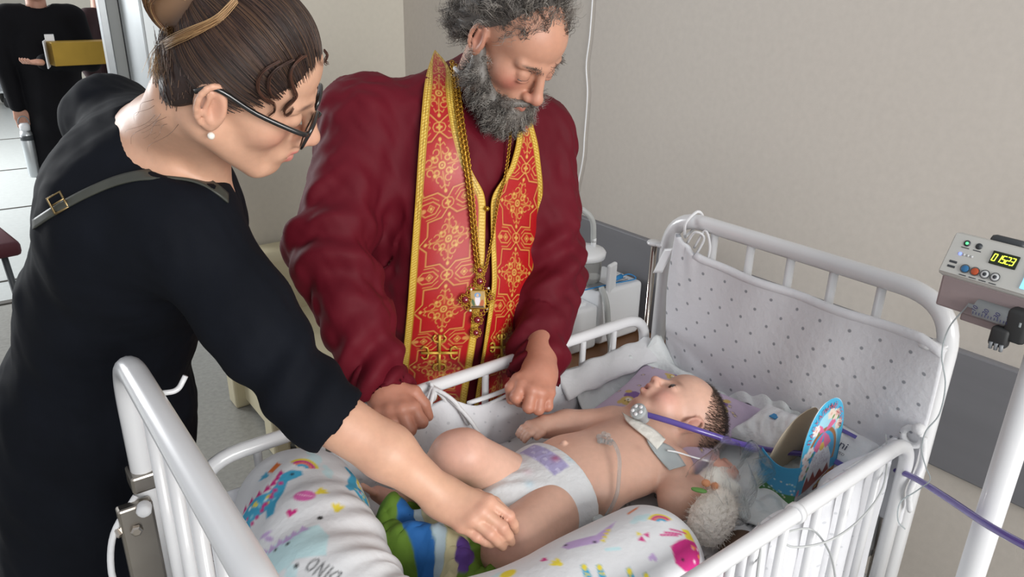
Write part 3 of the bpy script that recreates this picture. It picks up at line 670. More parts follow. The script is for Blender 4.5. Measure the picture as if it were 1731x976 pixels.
def hand(S, wr, mcp, pip, tip, thumb, r, fore=None, rw=.026, k=.004):
    """palm from wrist to four knuckles, four jointed fingers, thumb"""
    wr = np.asarray(wr)
    ctr = np.mean(mcp, 0)
    for i, q in enumerate(mcp): S.cone(wr+(q-ctr)*.45, q, rw*.72, r*1.18, .012)
    for i in range(3): S.cone(mcp[i], mcp[i+1], r*1.0, r*1.0, .008)
    for i in range(4):
        rr = r*(.98, 1.0, .97, .86)[i]; d = lerp(pip[i], tip[i], .52)+(pip[i]-mcp[i])*.06
        S.cone(mcp[i], pip[i], rr*1.08, rr*1.0, k); S.cone(pip[i], d, rr*1.02, rr*.9, k); S.cone(d, tip[i], rr*.9, rr*.78, k)
    for i in range(len(thumb)-1): S.cone(thumb[i], thumb[i+1], r*(1.45, 1.15, 1.05, .9)[i], r*(1.15, 1.05, .85, .8)[i], .007 if i == 0 else k)
    if fore is not None: S.cone(fore[0], wr, fore[1], rw, .014)
def mk_skin(name, V, F, base, parent, paint=None):
    c = np.tile(np.array(lin(base)), (len(V), 1))
    if paint: c = paint(V, c)
    return link(name, npmesh(name, V, F, 'skin', True, c), parent)
def eyeballs(h, pos, r, parent, gaze=(1, 0, -.2), r_iris=.45):
    for sg in (1, -1):
        c = h.w((pos[0], pos[1]*sg, pos[2])); g = h.M@(A(*gaze)/np.linalg.norm(gaze)); rk = r*h.k
        prof = [(rk*math.sin(t), -rk*math.cos(t)) for t in np.linspace(.05, math.pi-.05, 10)]
        e = G().lathe(prof, c, g, 16).mk('eye', 'eye_white', parent)
        pr = [(rk*1.02*math.sin(t), rk*1.02*math.cos(t)) for t in np.linspace(r_iris, .03, 5)]; G().lathe(pr, c, g, 16).mk('iris', 'eye_dark', e)

# ============================================================ THE CHILD
bm_ = [[-0.0683, -0.3036, 0.9503], [0.4697, -0.8502, -0.2378], [0.8802, 0.4301, 0.2007]]; bc = (.9166, .3551, .787)
kid = thing('person', 'small child in a nappy lying on its back with a breathing tube', 'person', (.7, .35, MT))
S = SDF((.28, .13, .68), (1.06, .58, .945), .0028); h = Head(S, bc, bm_, .985)
# head
h.ell((-.012, 0, .03), (.083, .066, .070)).ell((.022, 0, .035), (.055, .056, .05), .02).ell((.024, 0, -.02), (.05, .052, .052), .02)
h.both('e', (.042, .032, -.030), (.027, .025, .027), k=.018); h.ell((.054, 0, -.066), (.017, .02, .015), .014); h.both('c', (.0, .046, -.035), (.045, .018, -.066), .02, .016, k=.016)
h.both('e', (.079, .026, .004), (.012, .014, .008), k=.012, op='s'); h.both('e', (.062, .026, .001), (.0125, .0135, .0115), k=.004); h.both('e', (.0745, .026, .000), (.006, .0095, .0038), k=.002, op='s')
h.cone((.076, 0, .004), (.088, 0, -.015), .0055, .0075, .008).ell((.089, 0, -.018), (.0085, .0085, .0075), .006); h.both('e', (.083, .0085, -.021), (.007, .0055, .0055), k=.005)
h.both('e', (.0905, .0045, -.0255), (.003, .0025, .0028), k=.002, op='s')
h.ell((.072, 0, -.036), (.013, .02, .016), .012).cone((.077, -.012, -.0375), (.083, 0, -.0345), .0042, .005, .004).cone((.077, .012, -.0375), (.083, 0, -.0345), .0042, .005, .004).cone((.074, -.010, -.047), (.080, 0, -.0495), .0042, .0055, .004).cone((.074, .010, -.047), (.080, 0, -.0495), .0042, .0055, .004)
h.ell((.086, 0, -.0425), (.012, .011, .0030), .003, op='s')
for sg in (1, -1):
    R_ = rotm('Z', sg*.45); h.ell((-.006, .066*sg, -.006), (.017, .007, .024), .005, R=R_).ell((-.003, .073*sg, -.003), (.009, .005, .013), .004, op='s', R=R_); h.ell((-.004, .066*sg, -.026), (.008, .006, .008), .006); helix(h, sg, (-.004, .071, -.003), .015, .021, .0028)
# body
nk = A(.862, .35, .768)
S.cone(h.w((-.02, 0, -.03)), nk, .038, .040, .02); S.cone(nk, (.80, .347, .765), .042, .05, .02)
S.cone((.812, .272, .762), (.812, .425, .772), .038, .038, .03); S.ell((.748, .345, .762), (.085, .094, .058), None, .03); S.ell((.655, .35, .765), (.092, .099, .062), None, .03); S.ell((.55, .352, .758), (.072, .093, .058), None, .03)
S.chain([(.535, .402, .765), (.44, .408, .862), (.425, .415, .862), (.378, .478, .758)], [.053, .041, .038, .025], .012); S.chain([(.378, .478, .758), (.365, .492, .738), (.338, .53, .752)], [.023, .021, .014], .012)
for i in range(5): S.cone(A(.340, .525, .75)+A(.006, .002, -.006)*(i-2), A(.327, .54, .760)+A(.007, .002, -.008)*(i-2), .006, .0055-.0004*i, .003)
S.chain([(.535, .298, .762), (.448, .268, .772), (.43, .272, .764), (.385, .36, .738)], [.056, .050, .042, .03], .012); S.chain([(.385, .36, .738), (.365, .385, .733), (.33, .41, .738)], [.024, .022, .014], .01)
S.chain([(.812, .268, .758), (.766, .212, .745), (.80, .196, .748), (.842, .196, .762)], [.037, .034, .031, .023], .012)
S.chain([(.808, .428, .772), (.742, .488, .765), (.695, .498, .775)], [.036, .031, .023], .012)
def kidhand(S, w, d, up_, s=1.0):
    d = d/np.linalg.norm(d); side = np.cross(up_, d); m = [w+d*.028*s+side*x*s for x in (.014, .005, -.005, -.013)]
    p = [q+d*.014*s-up_*.004*s for q in m]; t = [q+d*.010*s-up_*.014*s for q in p]
    hand(S, w, m, p, t, [w+d*.01*s+side*.012*s, w+d*.022*s+side*.024*s, w+d*.034*s+side*.026*s-up_*.006], .0062*s, None, .020*s, .0025)
kidhand(S, A(.848, .196, .765), A(1, .02, .25), A(-.2, -.45, .87)); kidhand(S, A(.69, .498, .777), A(-1, .1, .2), A(.2, 0, 1))
S.ell((.637, .378, .832), (.009, .009, .006), None, .006, 's'); S.ell((.637, .378, .824), (.006, .006, .006), None, .003)
S.F[:, :, 0] = 1.0
V, F = S.mesh(); kidV, kidF = V, F
def paintkid(V, c):
    q = h.loc(V); hd = (V[:, 0] > .83)
    c = mixc(c, hd*.55*blob(q, (.055, .04, -.028), (.03, .022, .022)), '#d98d84'); c = mixc(c, hd*.55*blob(q, (.055, -.04, -.028), (.03, .022, .022)), '#d98d84'); c = mixc(c, hd*.5*blob(q, (.09, 0, -.018), (.012, .012, .01)), '#d58a7e')
    lip = np.maximum(blob(q, (.080, 0, -.0365), (.011, .013, .0042)), blob(q, (.078, 0, -.0485), (.011, .012, .0045))); c = mixc(c, hd*1.3*np.clip(lip-.18, 0, 1), '#b9605f'); c = mixc(c, hd*1.3*np.clip(blob(q, (.074, 0, -.0425), (.014, .012, .003))-.2, 0, 1), '#6b2a2c')
    for sg in (1, -1):
        c = mixc(c, hd*.45*blob(q, (.068, .027*sg, .019), (.015, .014, .003)), '#7a5546'); c = mixc(c, hd*.9*(np.clip(blob(q, (.071, .026*sg, .0045), (.012, .0115, .0013)), 0, 1)), '#4a2f28')
        c = mixc(c, hd*.6*blob(q, (-.004, .072*sg, -.004), (.015, .01, .02)), '#c9827a')
    hair = hd*smooth01(-.9*q[:, 0]+.75*q[:, 2]+.01, .035, .075)*smooth01(q[:, 2], -.03, .01); c = mixc(c, hair*.5, '#5a463c')
    for p_, r_ in (((.748, .30, .82), .006), ((.79, .33, .81), .004)): c = mixc(c, .35*np.exp(-((V-A(*p_))**2).sum(1)/(2*r_**2)), '#7d5646')
    for p_ in ((.425, .41, .875), (.395, .27, .79), (.34, .53, .75), (.87, .2, .78)): c = mixc(c, .35*np.exp(-((V-A(*p_))**2).sum(1)/(2*.03**2)), '#d08a7e')
    return c
mk_skin('body', V, F, '#d2a894', kid, paintkid)
eyeballs(h, (.0625, .026, .001), .0119, kid, (1, .05, .0), .85)
# short brown hair
q = h.loc(kidV); N_ = vnormals(kidV, kidF); msk = (kidV[:, 0] > .88) & (-.62*q[:, 0]+.8*q[:, 2] > .030+.012*np.sin(q[:, 1]*60)) & (q[:, 2] > -.03) & (q[:, 0] < .05) & (np.abs(q[:, 1]) < .075)
idx = np.nonzero(msk)[0]; idx = rng.choice(idx, 5200); b0 = kidV[idx]; dd = N_[idx]*.45+(h.M@A(-.55, 0, .55))+rng.normal(size=(5200, 3))*.22; dd /= np.linalg.norm(dd, axis=1, keepdims=True)
t = np.linspace(0, 1, 4)[None, :, None]; ln = rng.uniform(.006, .012, 5200)[:, None, None]; PL = b0[:, None]-N_[idx][:, None]*.001+dd[:, None]*t*ln+(h.M@A(-.3, 0, .1))*t**2*ln*.4
V, F = strand_mesh(PL, np.full(5200, .00042)); cc = np.repeat(np.array([lin(('#3a2b22', '#4d3a2e', '#2e221b')[i % 3]) for i in range(5200)]), 12, 0); link('hair', npmesh('hair', V, F, 'hair_attr', True, cc), kid)
kb = bvh_of(kidV, kidF)
# nappy
mat('nappy', attr=True, rough=.7, bump=(70, .4, .006))
D = SDF((.42, .22, .685), (.68, .48, .86), .0028); D.ell((.548, .352, .757), (.094, .105, .067), None, .02); D.ell((.60, .351, .760), (.06, .107, .070), None, .02)
D.cut((.606, .352, .78), (1, .0, -.22)); D.cone((.47, .43, .83), (.38, .47, .86), .05, .06, .01, 's'); D.cone((.46, .235, .775), (.40, .20, .77), .062, .062, .012, 's')
D.ell((.485, .35, .768), (.06, .05, .055), None, .02)
V, F = D.mesh(); N_ = vnormals(V, F); V = V+N_*(.0012*np.sin(V[:, 1]*210+V[:, 0]*90)*smooth01(-V[:, 0], -.56, -.50))[:, None]
c = np.tile(np.array(lin('#d5d7d9')), (len(V), 1)); up_ = V[:, 2] > .775
band = smooth01(V[:, 0], .560, .563)*smooth01(-V[:, 0], -.597, -.594)*up_*smooth01(V[:, 1], .315, .318)*smooth01(-V[:, 1], -.415, -.412); c = mixc(c, band*.85, '#9b93c4')
c = mixc(c, band*(np.sin(V[:, 1]*190)*np.sin(V[:, 0]*260) > .55)*.7, '#c9c6e2'); c = mixc(c, up_*.9*blob(V, (.588, .345, .82), (.008, .008, .03)), '#a2476c')
for p_ in ((.53, .35), (.50, .37), (.515, .325), (.54, .385), (.61, .33)): c = mixc(c, up_*.5*np.exp(-((V[:, 0]-p_[0])**2+(V[:, 1]-p_[1])**2)/(2*.006**2)), '#d9b9c4' if p_[1] > .34 else '#a9cfe0')
nap = link('nappy', npmesh('nappy', V, F, 'nappy', True, c), kid); nap['label'] = 'white disposable nappy with lilac waist strip'
nbv = bvh_of(V, F)
def patch(name, bv, pts, nu_, nv_, off, th, mt, parent, wob=0.0):
    """cloth strip laid on a surface: pts = rows of (left, right) photo points"""
    rows = []
    for (a, b) in pts:
        r_ = []
        for t in np.linspace(0, 1, nu_):
            hh_ = hit(bv, a[0]+(b[0]-a[0])*t, a[1]+(b[1]-a[1])*t, off)
            r_.append(hh_ if hh_ is not None else (r_[-1] if r_ else None))
        for i in range(len(r_)-1, -1, -1):
            if r_[i] is None: r_[i] = r_[i+1] if i+1 < len(r_) and r_[i+1] is not None else (rows[-1][i] if rows else P(*a, 1.4))
        rows.append(r_)
    X = np.array(rows); X = np.stack([spl(X[:, i], nv_) for i in range(X.shape[1])], 1)
    for _ in range(2): X[1:-1] = (X[:-2]+X[2:]+2*X[1:-1])/4
    if wob: X = X-ray(1000, 700)*(wob*np.sin(np.arange(X.shape[0])*.9)[:, None]*np.cos(np.arange(X.shape[1])*1.3)[None])[..., None]
    V, F = solid_sheet(X, th); return link(name, npmesh(name, V, F, mt), parent)

# --- tubes and dressings on the child
mat('clear', '#dfe6e8', .12, trans=.85, ior=1.2); mat('clear_tint', '#cfd8da', .25, trans=.5, ior=1.2); mat('purple_tube', '#5b4a9a', .22, coat=.5); mat('gauze', '#dcdad2', .9, bump=(120, .5, .004))
tr = thing('tracheostomy_filter', 'clear round tracheostomy filter at the child\'s throat', 'medical filter', P(1083, 700, 1.42))
c0 = P(1083, 701, 1.425); ax = h.M@A(.75, .55, -.45)
G().lathe([(.004, -.016), (.013, -.016), (.0145, -.013), (.0145, .008), (.016, .010), (.016, .015), (.013, .017), (.004, .017)], c0, ax, 22).mk('housing', 'clear_tint', tr)
fx, fy, fa = frame(ax)
for i in range(5): a = i*1.2566; G().lathe([(.002, 0), (.0036, .0005), (.0036, .002), (.002, .0025)], c0+fa*.017+(fx*math.cos(a)+fy*math.sin(a))*.009, ax, 10).mk('vent', 'white_plastic', tr)
G().tube([c0-fa*.014, c0-fa*.034], [.009, .008], 14).mk('tube_stub', 'white_plastic', tr)
pts = [P(1092, 701, 1.425), P(1130, 712, 1.40), P(1180, 728, 1.385), P(1250, 750, 1.40), P(1320, 764, 1.44), P(1400, 771, 1.47), P(1455, 778, 1.47), P(1505, 792, 1.41), P(1545, 808, 1.33), P(1600, 842, 1.22), P(1665, 885, 1.10), P(1731, 922, 1.02), P(1800, 955, .96)]
tag(tubeo('ventilator_tube', spl(pts, 10), .0058, 'purple_tube', None, 12), 'long purple ventilator tube running from the child\'s throat past the white pole', 'tube')
gz = patch('neck_dressing', kb, [((1052, 703), (1058, 716)), ((1066, 712), (1068, 726)), ((1088, 722), (1083, 738)), ((1105, 732), (1094, 748)), ((1122, 748), (1108, 764))], 6, 5, .005, .003, 'gauze', None, .0015); tag(gz, 'white gauze strip around the child\'s neck', 'dressing')
ps = patch('plaster', kb, [((1090, 742), (1094, 752)), ((1120, 752), (1104, 768)), ((1140, 764), (1118, 784)), ((1157, 790), (1132, 798))], 8, 6, .004, .0015, 'clear_tint', None, .001); tag(ps, 'clear wrinkled plaster on the child\'s near shoulder', 'plaster')
tag(tubeo('catheter', spl([P(1128, 762, 1.36), P(1145, 765, 1.36), P(1175, 774, 1.37), P(1215, 784, 1.37)], 8), .0016, 'white_plastic', None, 7), 'thin white catheter from the shoulder plaster', 'catheter')
gs = thing('feeding_tube', 'clear feeding tube taped to the child\'s belly', 'tube', hit(kb, 1020, 750, 0))
for i, (px, py) in enumerate(((1012, 744), (1020, 741), (1026, 745), (1018, 750), (1024, 753), (1029, 756), (1013, 750))):
    q = hit(kb, px, py, .006+.002*(i % 3)); G().lathe([(.0055*math.sin(t), -.0055*math.cos(t)) for t in np.linspace(.1, 3.04, 7)], q, (.3*i-1, .5, 1), 10).mk('button', 'clear', gs)
tb = [hit(kb, px, py, o) for px, py, o in ((1027, 750, .012), (1034, 765, .018), (1038, 785, .02), (1037, 810, .018), (1035, 835, .014), (1026, 855, .012), (1014, 872, .012))]
tubeo('line', spl([t_ for t_ in tb if t_ is not None], 8), .0033, 'clear', gs, 10)
G().box(P(1012, 880, 1.22), (.02, .016, .012), .004).mk('clamp', 'clear_tint', gs)
G().box(P(1030, 877, 1.25), (.012, .006, .014), .003).mk('yellow_cap', mat('yellow_plastic', '#d8bc1c', .4), gs)
# ============================================================ THE PRIEST
mat('robe', '#5c0619', .7, noise=(7, .14), bump=(500, .12, .0012), spec=.25); mat('robe_in', '#4a1120', .7, bump=(400, .1, .001))
mat('gold', '#b98d34', .32, .85); mat('gold_thread', '#c8a443', .42, .35, bump=(900, .4, .001)); mat('brocade', attr=True, rough=.42, bump=(700, .2, .0008)); mat('ruby', '#7a0c22', .08, coat=1.0); mat('pearl', '#e8e2d8', .2)
pr = thing('person', 'bearded priest in a maroon robe and red-gold stole leaning over the crib', 'person', (.72, .9, 0))
pM = [[.0969, .9945, .0407], [-.7267, .0986, -.6799], [-.6801, .0363, .7322]]; pC = (.7712, .7274, 1.4945); pS = 1.0
def build_head(S, h, back=0.0, lk=1.0):
    h.ell((-.012+back, 0, .035), (.098-back, .077, .086)).ell((.04, 0, .045), (.056, .062, .055), .02).ell((.036, 0, -.03), (.058, .063, .078), .02)
    h.both('c', (.0, .052, -.05), (.07, .02, -.098), .024, .02, k=.016); h.ell((.083, 0, -.1), (.019, .022, .018), .014)
    h.both('e', (.056, .046, -.022), (.026, .022, .025), k=.016); h.both('c', (.093, .012, .02), (.077, .046, .021), .0095, .009, k=.012)
    h.both('e', (.103, .032, .000), (.016, .017, .0105), k=.013, op='s'); h.both('e', (.0815, .032, 0), (.0138, .0155, .0135), k=.004)
    h.cone((.094, 0, .014), (.118, 0, -.033), .0075, .0105, .01).ell((.1195, 0, -.037), (.0125, .013, .0115), .008); h.both('e', (.107, .013, -.042), (.0115, .0085, .0085), k=.006); h.both('e', (.116, .0075, -.0495), (.005, .004, .003), k=.002, op='s')
    h.ell((.086, 0, -.068), (.021, .03, .025), .014); h.both('c', (.093, .022, -.0685), (.1075, .002, -.064), .0036*lk, .0052*lk, k=.005); h.both('c', (.091, .020, -.0735), (.1035, 0, -.0795), .0036*lk, .0062*lk, k=.005)
    h.ell((.106, 0, -.0715), (.012, .023, .0017), .0025, op='s')
    for sg in (1, -1):
        R_ = rotm('Z', sg*.42)@rotm('Y', -.18)
        h.ell((-.010, .077*sg, -.004), (.0215, .0095, .0325), .006, R=R_).ell((-.003, .0895*sg, .000), (.0115, .0055, .017), .004, op='s', R=R_).ell((-.003, .080*sg, -.026), (.0085, .0065, .0105), .006).ell((.004, .080*sg, -.006), (.005, .004, .007), .004); helix(h, sg, (-.0085, .0832, -.001), .0165, .0275, .0036); h.cone((-.014, .086*sg, .015), (-.013, .087*sg, -.010), .0030, .0032, .003); h.cone((-.013, .087*sg, -.010), (-.004, .087*sg, -.020), .0032, .0030, .003)
def paint_head(q, c, red, lip, brow):
    c = mixc(c, red*blob(q, (.075, .046, -.028), (.03, .024, .022)), '#b8685c'); c = mixc(c, red*blob(q, (.075, -.046, -.028), (.03, .024, .022)), '#b8685c'); c = mixc(c, red*blob(q, (.117, 0, -.038), (.016, .015, .014)), '#b5655a')
    m = np.maximum(blob(q, (.103, 0, -.0655), (.014, .020, .0042)), blob(q, (.100, 0, -.078), (.014, .018, .0055))); c = mixc(c, 1.5*np.clip(m-.2, 0, 1), lip); c = mixc(c, 1.4*np.clip(blob(q, (.10, 0, -.0715), (.02, .021, .0016))-.2, 0, 1), '#5a2422')
    for sg in (1, -1):
        c = mixc(c, .85*np.clip(1.6*blob(q, (.089, .034*sg, .0235-.0), (.022, .019, .0030))-.2, 0, 1), brow); c = mixc(c, .8*blob(q, (.094, .032*sg, -.0065), (.012, .0145, .0014)), '#46302a'); c = mixc(c, .3*blob(q, (.09, .032*sg, -.013), (.012, .014, .005)), '#9c5e54')
        c = mixc(c, .5*red*blob(q, (-.006, .085*sg, .0), (.02, .012, .03)), '#b96a5e')
    return c
# shared shape of trunk and sleeves; off = how far the cloth stands off
pf = A(-.15, -.989, 0); plf = A(.989, -.15, 0); Mb = np.stack([pf, plf, A(0, 0, 1)], 1)
RS, LS = P(612, 205, 1.53), P(905, 232, 1.69); RE, LE = P(562, 430, 1.46), P(935, 452, 1.70); RW, LW = P(640, 645, 1.42), P(905, 630, 1.58)
NB = P(800, 155, 1.60)
def trunk(S, off):
    S.cone(RS, LS, .074+off, .074+off, .05); S.cone(NB, (RS+LS)/2, .062+off, .10+off, .05); S.cone(NB, RS, .05+off, .065+off, .06); S.cone(NB, LS, .05+off, .065+off, .06)
    S.ell((.735, .862, 1.19), (.125+off, .205+off, .19+off), Mb, .06); S.ell((.715, .868, .99), (.150+off, .205+off, .20+off), Mb, .06); S.cone((.715, .90, .88), (.70, .945, .30), .165+off, .21+off, .06)
def arms(S, off, cuff):
    S.chain([RS, RE], [.082+off, .078+off], .04); S.chain([RE, RW], [.078+off, .060+off], .03); S.chain([LS, LE], [.080+off, .072+off], .04); S.chain([LE, LW], [.072+off, .056+off], .03)
S = SDF((.22, .52, .02), (1.15, 1.2, 1.50), .0065); trunk(S, .0); arms(S, 0, 0)
S.cone((.70, .945, .32), (.70, .95, .03), .215, .24, .06)
for e, w_ in ((RE, RW), (LE, LW)):
    d = (w_-e)/np.linalg.norm(w_-e); S.cone(w_+d*.125, w_+d*.22, .105, .11, .004, 's'); S.cone(w_-d*.05, w_+d*.03, .040, .050, .004, 's')
V, F = S.mesh(); V = relax(V, F, 3); N_ = vnormals(V, F)
def robefold(V, N_):
    d = .010*pnoise(V*A(28, 28, 10), 21)+.0045*pnoise(V*A(55, 55, 22), 22)
    for e0, e1, w_ in ((RS, RE, 1), (RE, RW, 1.2), (LS, LE, 1), (LE, LW, 1.2)):
        ax = (e1-e0); ln = np.linalg.norm(ax); ax = ax/ln; t = (V-e0)@ax; dist = np.linalg.norm(V-e0-t[:, None]*ax, axis=1); m = (dist < .12)*np.exp(-((t-ln)/.10)**2)
        x_, y_, _ = frame(ax); an = np.arctan2((V-e0)@x_, (V-e0)@y_); d = d+m*w_*.010*np.sin(t*78+2.2*np.sin(an*1.0+1)+an*1.2)
    return V+N_*d[:, None]
robe = link('robe', npmesh('robe', robefold(V, N_), F, 'robe'), pr); robe['label'] = 'maroon cassock with long sleeves'
T_ = SDF((.42, .60, .55), (1.05, 1.15, 1.50), .010); trunk(T_, .006); tV, tF = T_.mesh(); tb = bvh_of(tV, tF)
# skin: head, neck and gripping hands, with the trunk inside the robe
parts_ = []
S = SDF(A(*pC)-.175, A(*pC)+.175, .0028); hp = Head(S, pC, pM, pS); build_head(S, hp)
hp.both('e', (.0885, .032, -.012), (.009, .013, .004), k=.009)
hp.cone((-.02, 0, -.05), hp.loc((NB+A(0, 0, -.03))[None])[0], .058, .062, .02)
hV, hF = S.mesh()
hand_sets = []
S = SDF(P(670, 690, 1.42)-.16, P(670, 690, 1.42)+.16, .0026); d_ = P
mcp = [d_(698, 689, 1.375), d_(679, 692, 1.365), d_(660, 694, 1.367), d_(641, 696, 1.375)]; pip = [d_(713, 714, 1.375), d_(693, 727, 1.365), d_(672, 732, 1.368), d_(650, 729, 1.378)]
tip = [d_(700, 716, 1.425), d_(682, 722, 1.425), d_(664, 724, 1.425), d_(648, 722, 1.42)]
hand(S, d_(652, 664, 1.405), mcp, pip, tip, [d_(672, 660, 1.40), d_(700, 664, 1.40), d_(716, 684, 1.405), d_(724, 704, 1.41)], .0118, (RE+(RW-RE)*.5, .036), .034, .004)
parts_.append(S.mesh())
S = SDF(P(900, 660, 1.53)-.16, P(900, 660, 1.53)+.16, .0026)
mcp = [d_(882, 650, 1.475), d_(899, 660, 1.468), d_(914, 664, 1.475), d_(927, 664, 1.49)]; pip = [d_(872, 672, 1.465), d_(893, 688, 1.462), d_(910, 692, 1.47), d_(926, 687, 1.485)]
tip = [d_(884, 683, 1.505), d_(897, 690, 1.51), d_(912, 692, 1.515), d_(924, 688, 1.52)]
hand(S, d_(912, 632, 1.52), mcp, pip, tip, [d_(892, 636, 1.50), d_(876, 642, 1.485), d_(864, 656, 1.48), d_(864, 676, 1.485)], .0118, (LE+(LW-LE)*.5, .034), .034, .004)
parts_.append(S.mesh())
S = SDF((.30, .55, .05), (1.1, 1.15, 1.48), .012); trunk(S, -.016); S.chain([RS, RE, RW], [.055, .05, .034], .03); S.chain([LS, LE, LW], [.055, .05, .032], .03)
for sx in (-.09, .09): S.cone((.71+sx, .93, .8), (.70+sx, .95, .08), .08, .05, .03); S.cone((.70+sx, .95, .07), (.69+sx, .83, .06), .045, .04, .02)
parts_.append(S.mesh())
V, F = joinVF([(hV, hF)]+parts_)
def paintpr(V, c):
    q = hp.loc(V); hd = (np.abs(q) < .17).all(1)
    ch_ = paint_head(q, c, .75, '#a8524f', '#5b5049'); c = np.where(hd[:, None], ch_, c)
    c = mixc(c, .35*hd*blob(q, (.08, 0, .07), (.05, .06, .03)), '#c08b72')
    n = pnoise(V*60, 5); c = mixc(c, np.clip(n, 0, 1)*.2, '#b37a68')
    hnd = (~hd) & (V[:, 2] < 1.0); c = mixc(c, hnd*.6, '#ab6b57')
    return c
mk_skin('body', V, F, '#c5937b', pr, paintpr)
for sg in (1, -1): G().tube(spl([hp.w((.0815+.0150*math.cos(a)*.92, sg*(.032+.0165*math.sin(a)), -.0068-.0015*math.cos(a))) for a in np.linspace(-1.05, 1.05, 9)], 3), .0008, 6).mk('lash_line', 'eye_dark', pr)
# collar line
G().tube(spl([hp.w(p_) for p_ in ((.012, -.072, -.085), (-.008, -.078, -.095), (-.03, -.072, -.105))], 6), .0045, 8).mk('collar', 'cotton', pr)
# hair and beard
GREY = ['#4a4542', '#6a635d', '#8c867f', '#3a3634', '#a8a29a', '#5c554f']
S = SDF(A(*pC)-.22, A(*pC)+.22, .004); hb = Head(S, pC, pM, pS)
hb.both('c', (-.002, .069, -.028), (.025, .066, -.07), .014, .022, k=.02); hb.both('c', (.025, .064, -.07), (.075, .034, -.108), .024, .028, k=.02); hb.ell((.088, 0, -.122), (.030, .045, .032), .02); hb.both('c', (.110, .008, -.0575), (.090, .040, -.074), .0078, .011, k=.01); hb.ell((.098, 0, -.098), (.014, .022, .013), .012)
hb.ell((.107, -.002, -.0735), (.018, .025, .0105), .004, op='s')
beV, beF = S.mesh()
bd = link('beard', npmesh('beard', beV, beF, 'hair_attr', True, np.tile(np.array(lin('#6a6560')), (len(beV), 1))), pr)
S = SDF(A(*pC)-.24, A(*pC)+.24, .0045); hb = Head(S, pC, pM, pS)
hb.ell((-.020, 0, .038), (.098, .080, .088)).ell((-.07, 0, -.015), (.055, .075, .07), .03); hb.both('e', (-.052, .062, -.03), (.036, .026, .05), k=.02)
for (p_, n_) in (((.035, 0, .062), (.86, 0, -.5)), ((-.006, 0, .02), (.9, 0, -.75))): S.cut(hb.w(p_), hb.M@A(*n_), .012)
haV, haF = S.mesh()
hr = link('hair', npmesh('hair', haV, haF, 'hair_attr', True, np.tile(np.array(lin('#625d59')), (len(haV), 1))), pr)
def curls(V, F, n, ln, r_c, flow, r=.0005, m=10, seed=1, mask=None, cl=GREY, turns=1.6):
    g = np.random.default_rng(seed); N_ = vnormals(V, F); idx = np.arange(len(V)) if mask is None else np.nonzero(mask)[0]; seeds = g.choice(idx, max(n//14, 1)); own = g.integers(0, len(seeds), n); jit = g.normal(size=(n, 3))*.0035; idx = seeds[own]
    d = N_[idx]*.55+np.asarray(flow(V[idx]))+g.normal(size=(len(seeds), 3))[own]*.35+g.normal(size=(n, 3))*.07; d /= np.linalg.norm(d, axis=1, keepdims=True)
    x = np.cross(d, g.normal(size=(len(seeds), 3))[own]); x /= np.linalg.norm(x, axis=1, keepdims=True); y = np.cross(d, x)
    t = np.linspace(0, 1, m)[None, :, None]; le = g.uniform(.6, 1.2, n)[:, None, None]*ln; ph = (g.uniform(0, 6.3, len(seeds))[own]+g.normal(size=n)*.25)[:, None, None]; rc = (g.uniform(.6, 1.3, len(seeds))[own]*g.uniform(.85, 1.15, n))[:, None, None]*r_c; w_ = (g.uniform(.7, 1.3, len(seeds))[own])[:, None, None]*turns*6.28
    PL = V[idx][:, None]+jit[:, None]-N_[idx][:, None]*.003+d[:, None]*t*le+rc*np.sqrt(t)*(np.cos(w_*t+ph)*x[:, None]+np.sin(w_*t+ph)*y[:, None])
    sv, sf = strand_mesh(PL, np.full(n, r)); cc = np.repeat(np.array([lin(cl[(i+j) % len(cl)]) for i, j in zip(g.integers(0, len(cl), len(seeds))[own], g.integers(0, 2, n))]), m*3, 0); return sv, sf, cc
qb = hp.loc(beV); mouth_ok = ~((np.abs(qb[:, 1]) < .026) & (qb[:, 2] > -.088) & (qb[:, 2] < -.060) & (qb[:, 0] > .09))
dn = hp.M@A(.05, 0, -.9)
sv, sf, cc = curls(beV, beF, 6500, .024, .0032, lambda v: dn*.6, .0005, 10, 3, mouth_ok, GREY+['#98948e', '#b5b1aa', '#86827c']); link('beard_strands', npmesh('beard_strands', sv, sf, 'hair_attr', True, cc), bd)
bk = hp.M@A(-.8, 0, -.25)
sv, sf, cc = curls(haV, haF, 7000, .034, .0065, lambda v: bk*.9, .00055, 12, 4); link('hair_strands', npmesh('hair_strands', sv, sf, 'hair_attr', True, cc), hr)
q = hp.loc(hV); m_ = (q[:, 2] > .055) & (q[:, 0] > .0) & (q[:, 0] < .075) & (np.abs(q[:, 1]) < .08)
sv, sf, cc = curls(hV, hF, 700, .04, .004, lambda v: (hp.M@A(-.5, 0, .2))*1.2, .0005, 9, 5, m_); link('hair_strands', npmesh('hair_strands', sv, sf, 'hair_attr', True, cc), hr)
q = hp.loc(hV); m_ = (np.abs(q[:, 2]-.024) < .005) & (q[:, 0] > .07) & (np.abs(np.abs(q[:, 1])-.034) < .02)
sv, sf, cc = curls(hV, hF, 160, .008, .001, lambda v: (hp.M@A(.3, 0, -.1)), .0005, 5, 6, m_, ['#4c4540', '#6a625b']); tag(link('eyebrow_hair', npmesh('eyebrow_hair', sv, sf, 'hair_attr', True, cc), hr), kind='stuff')

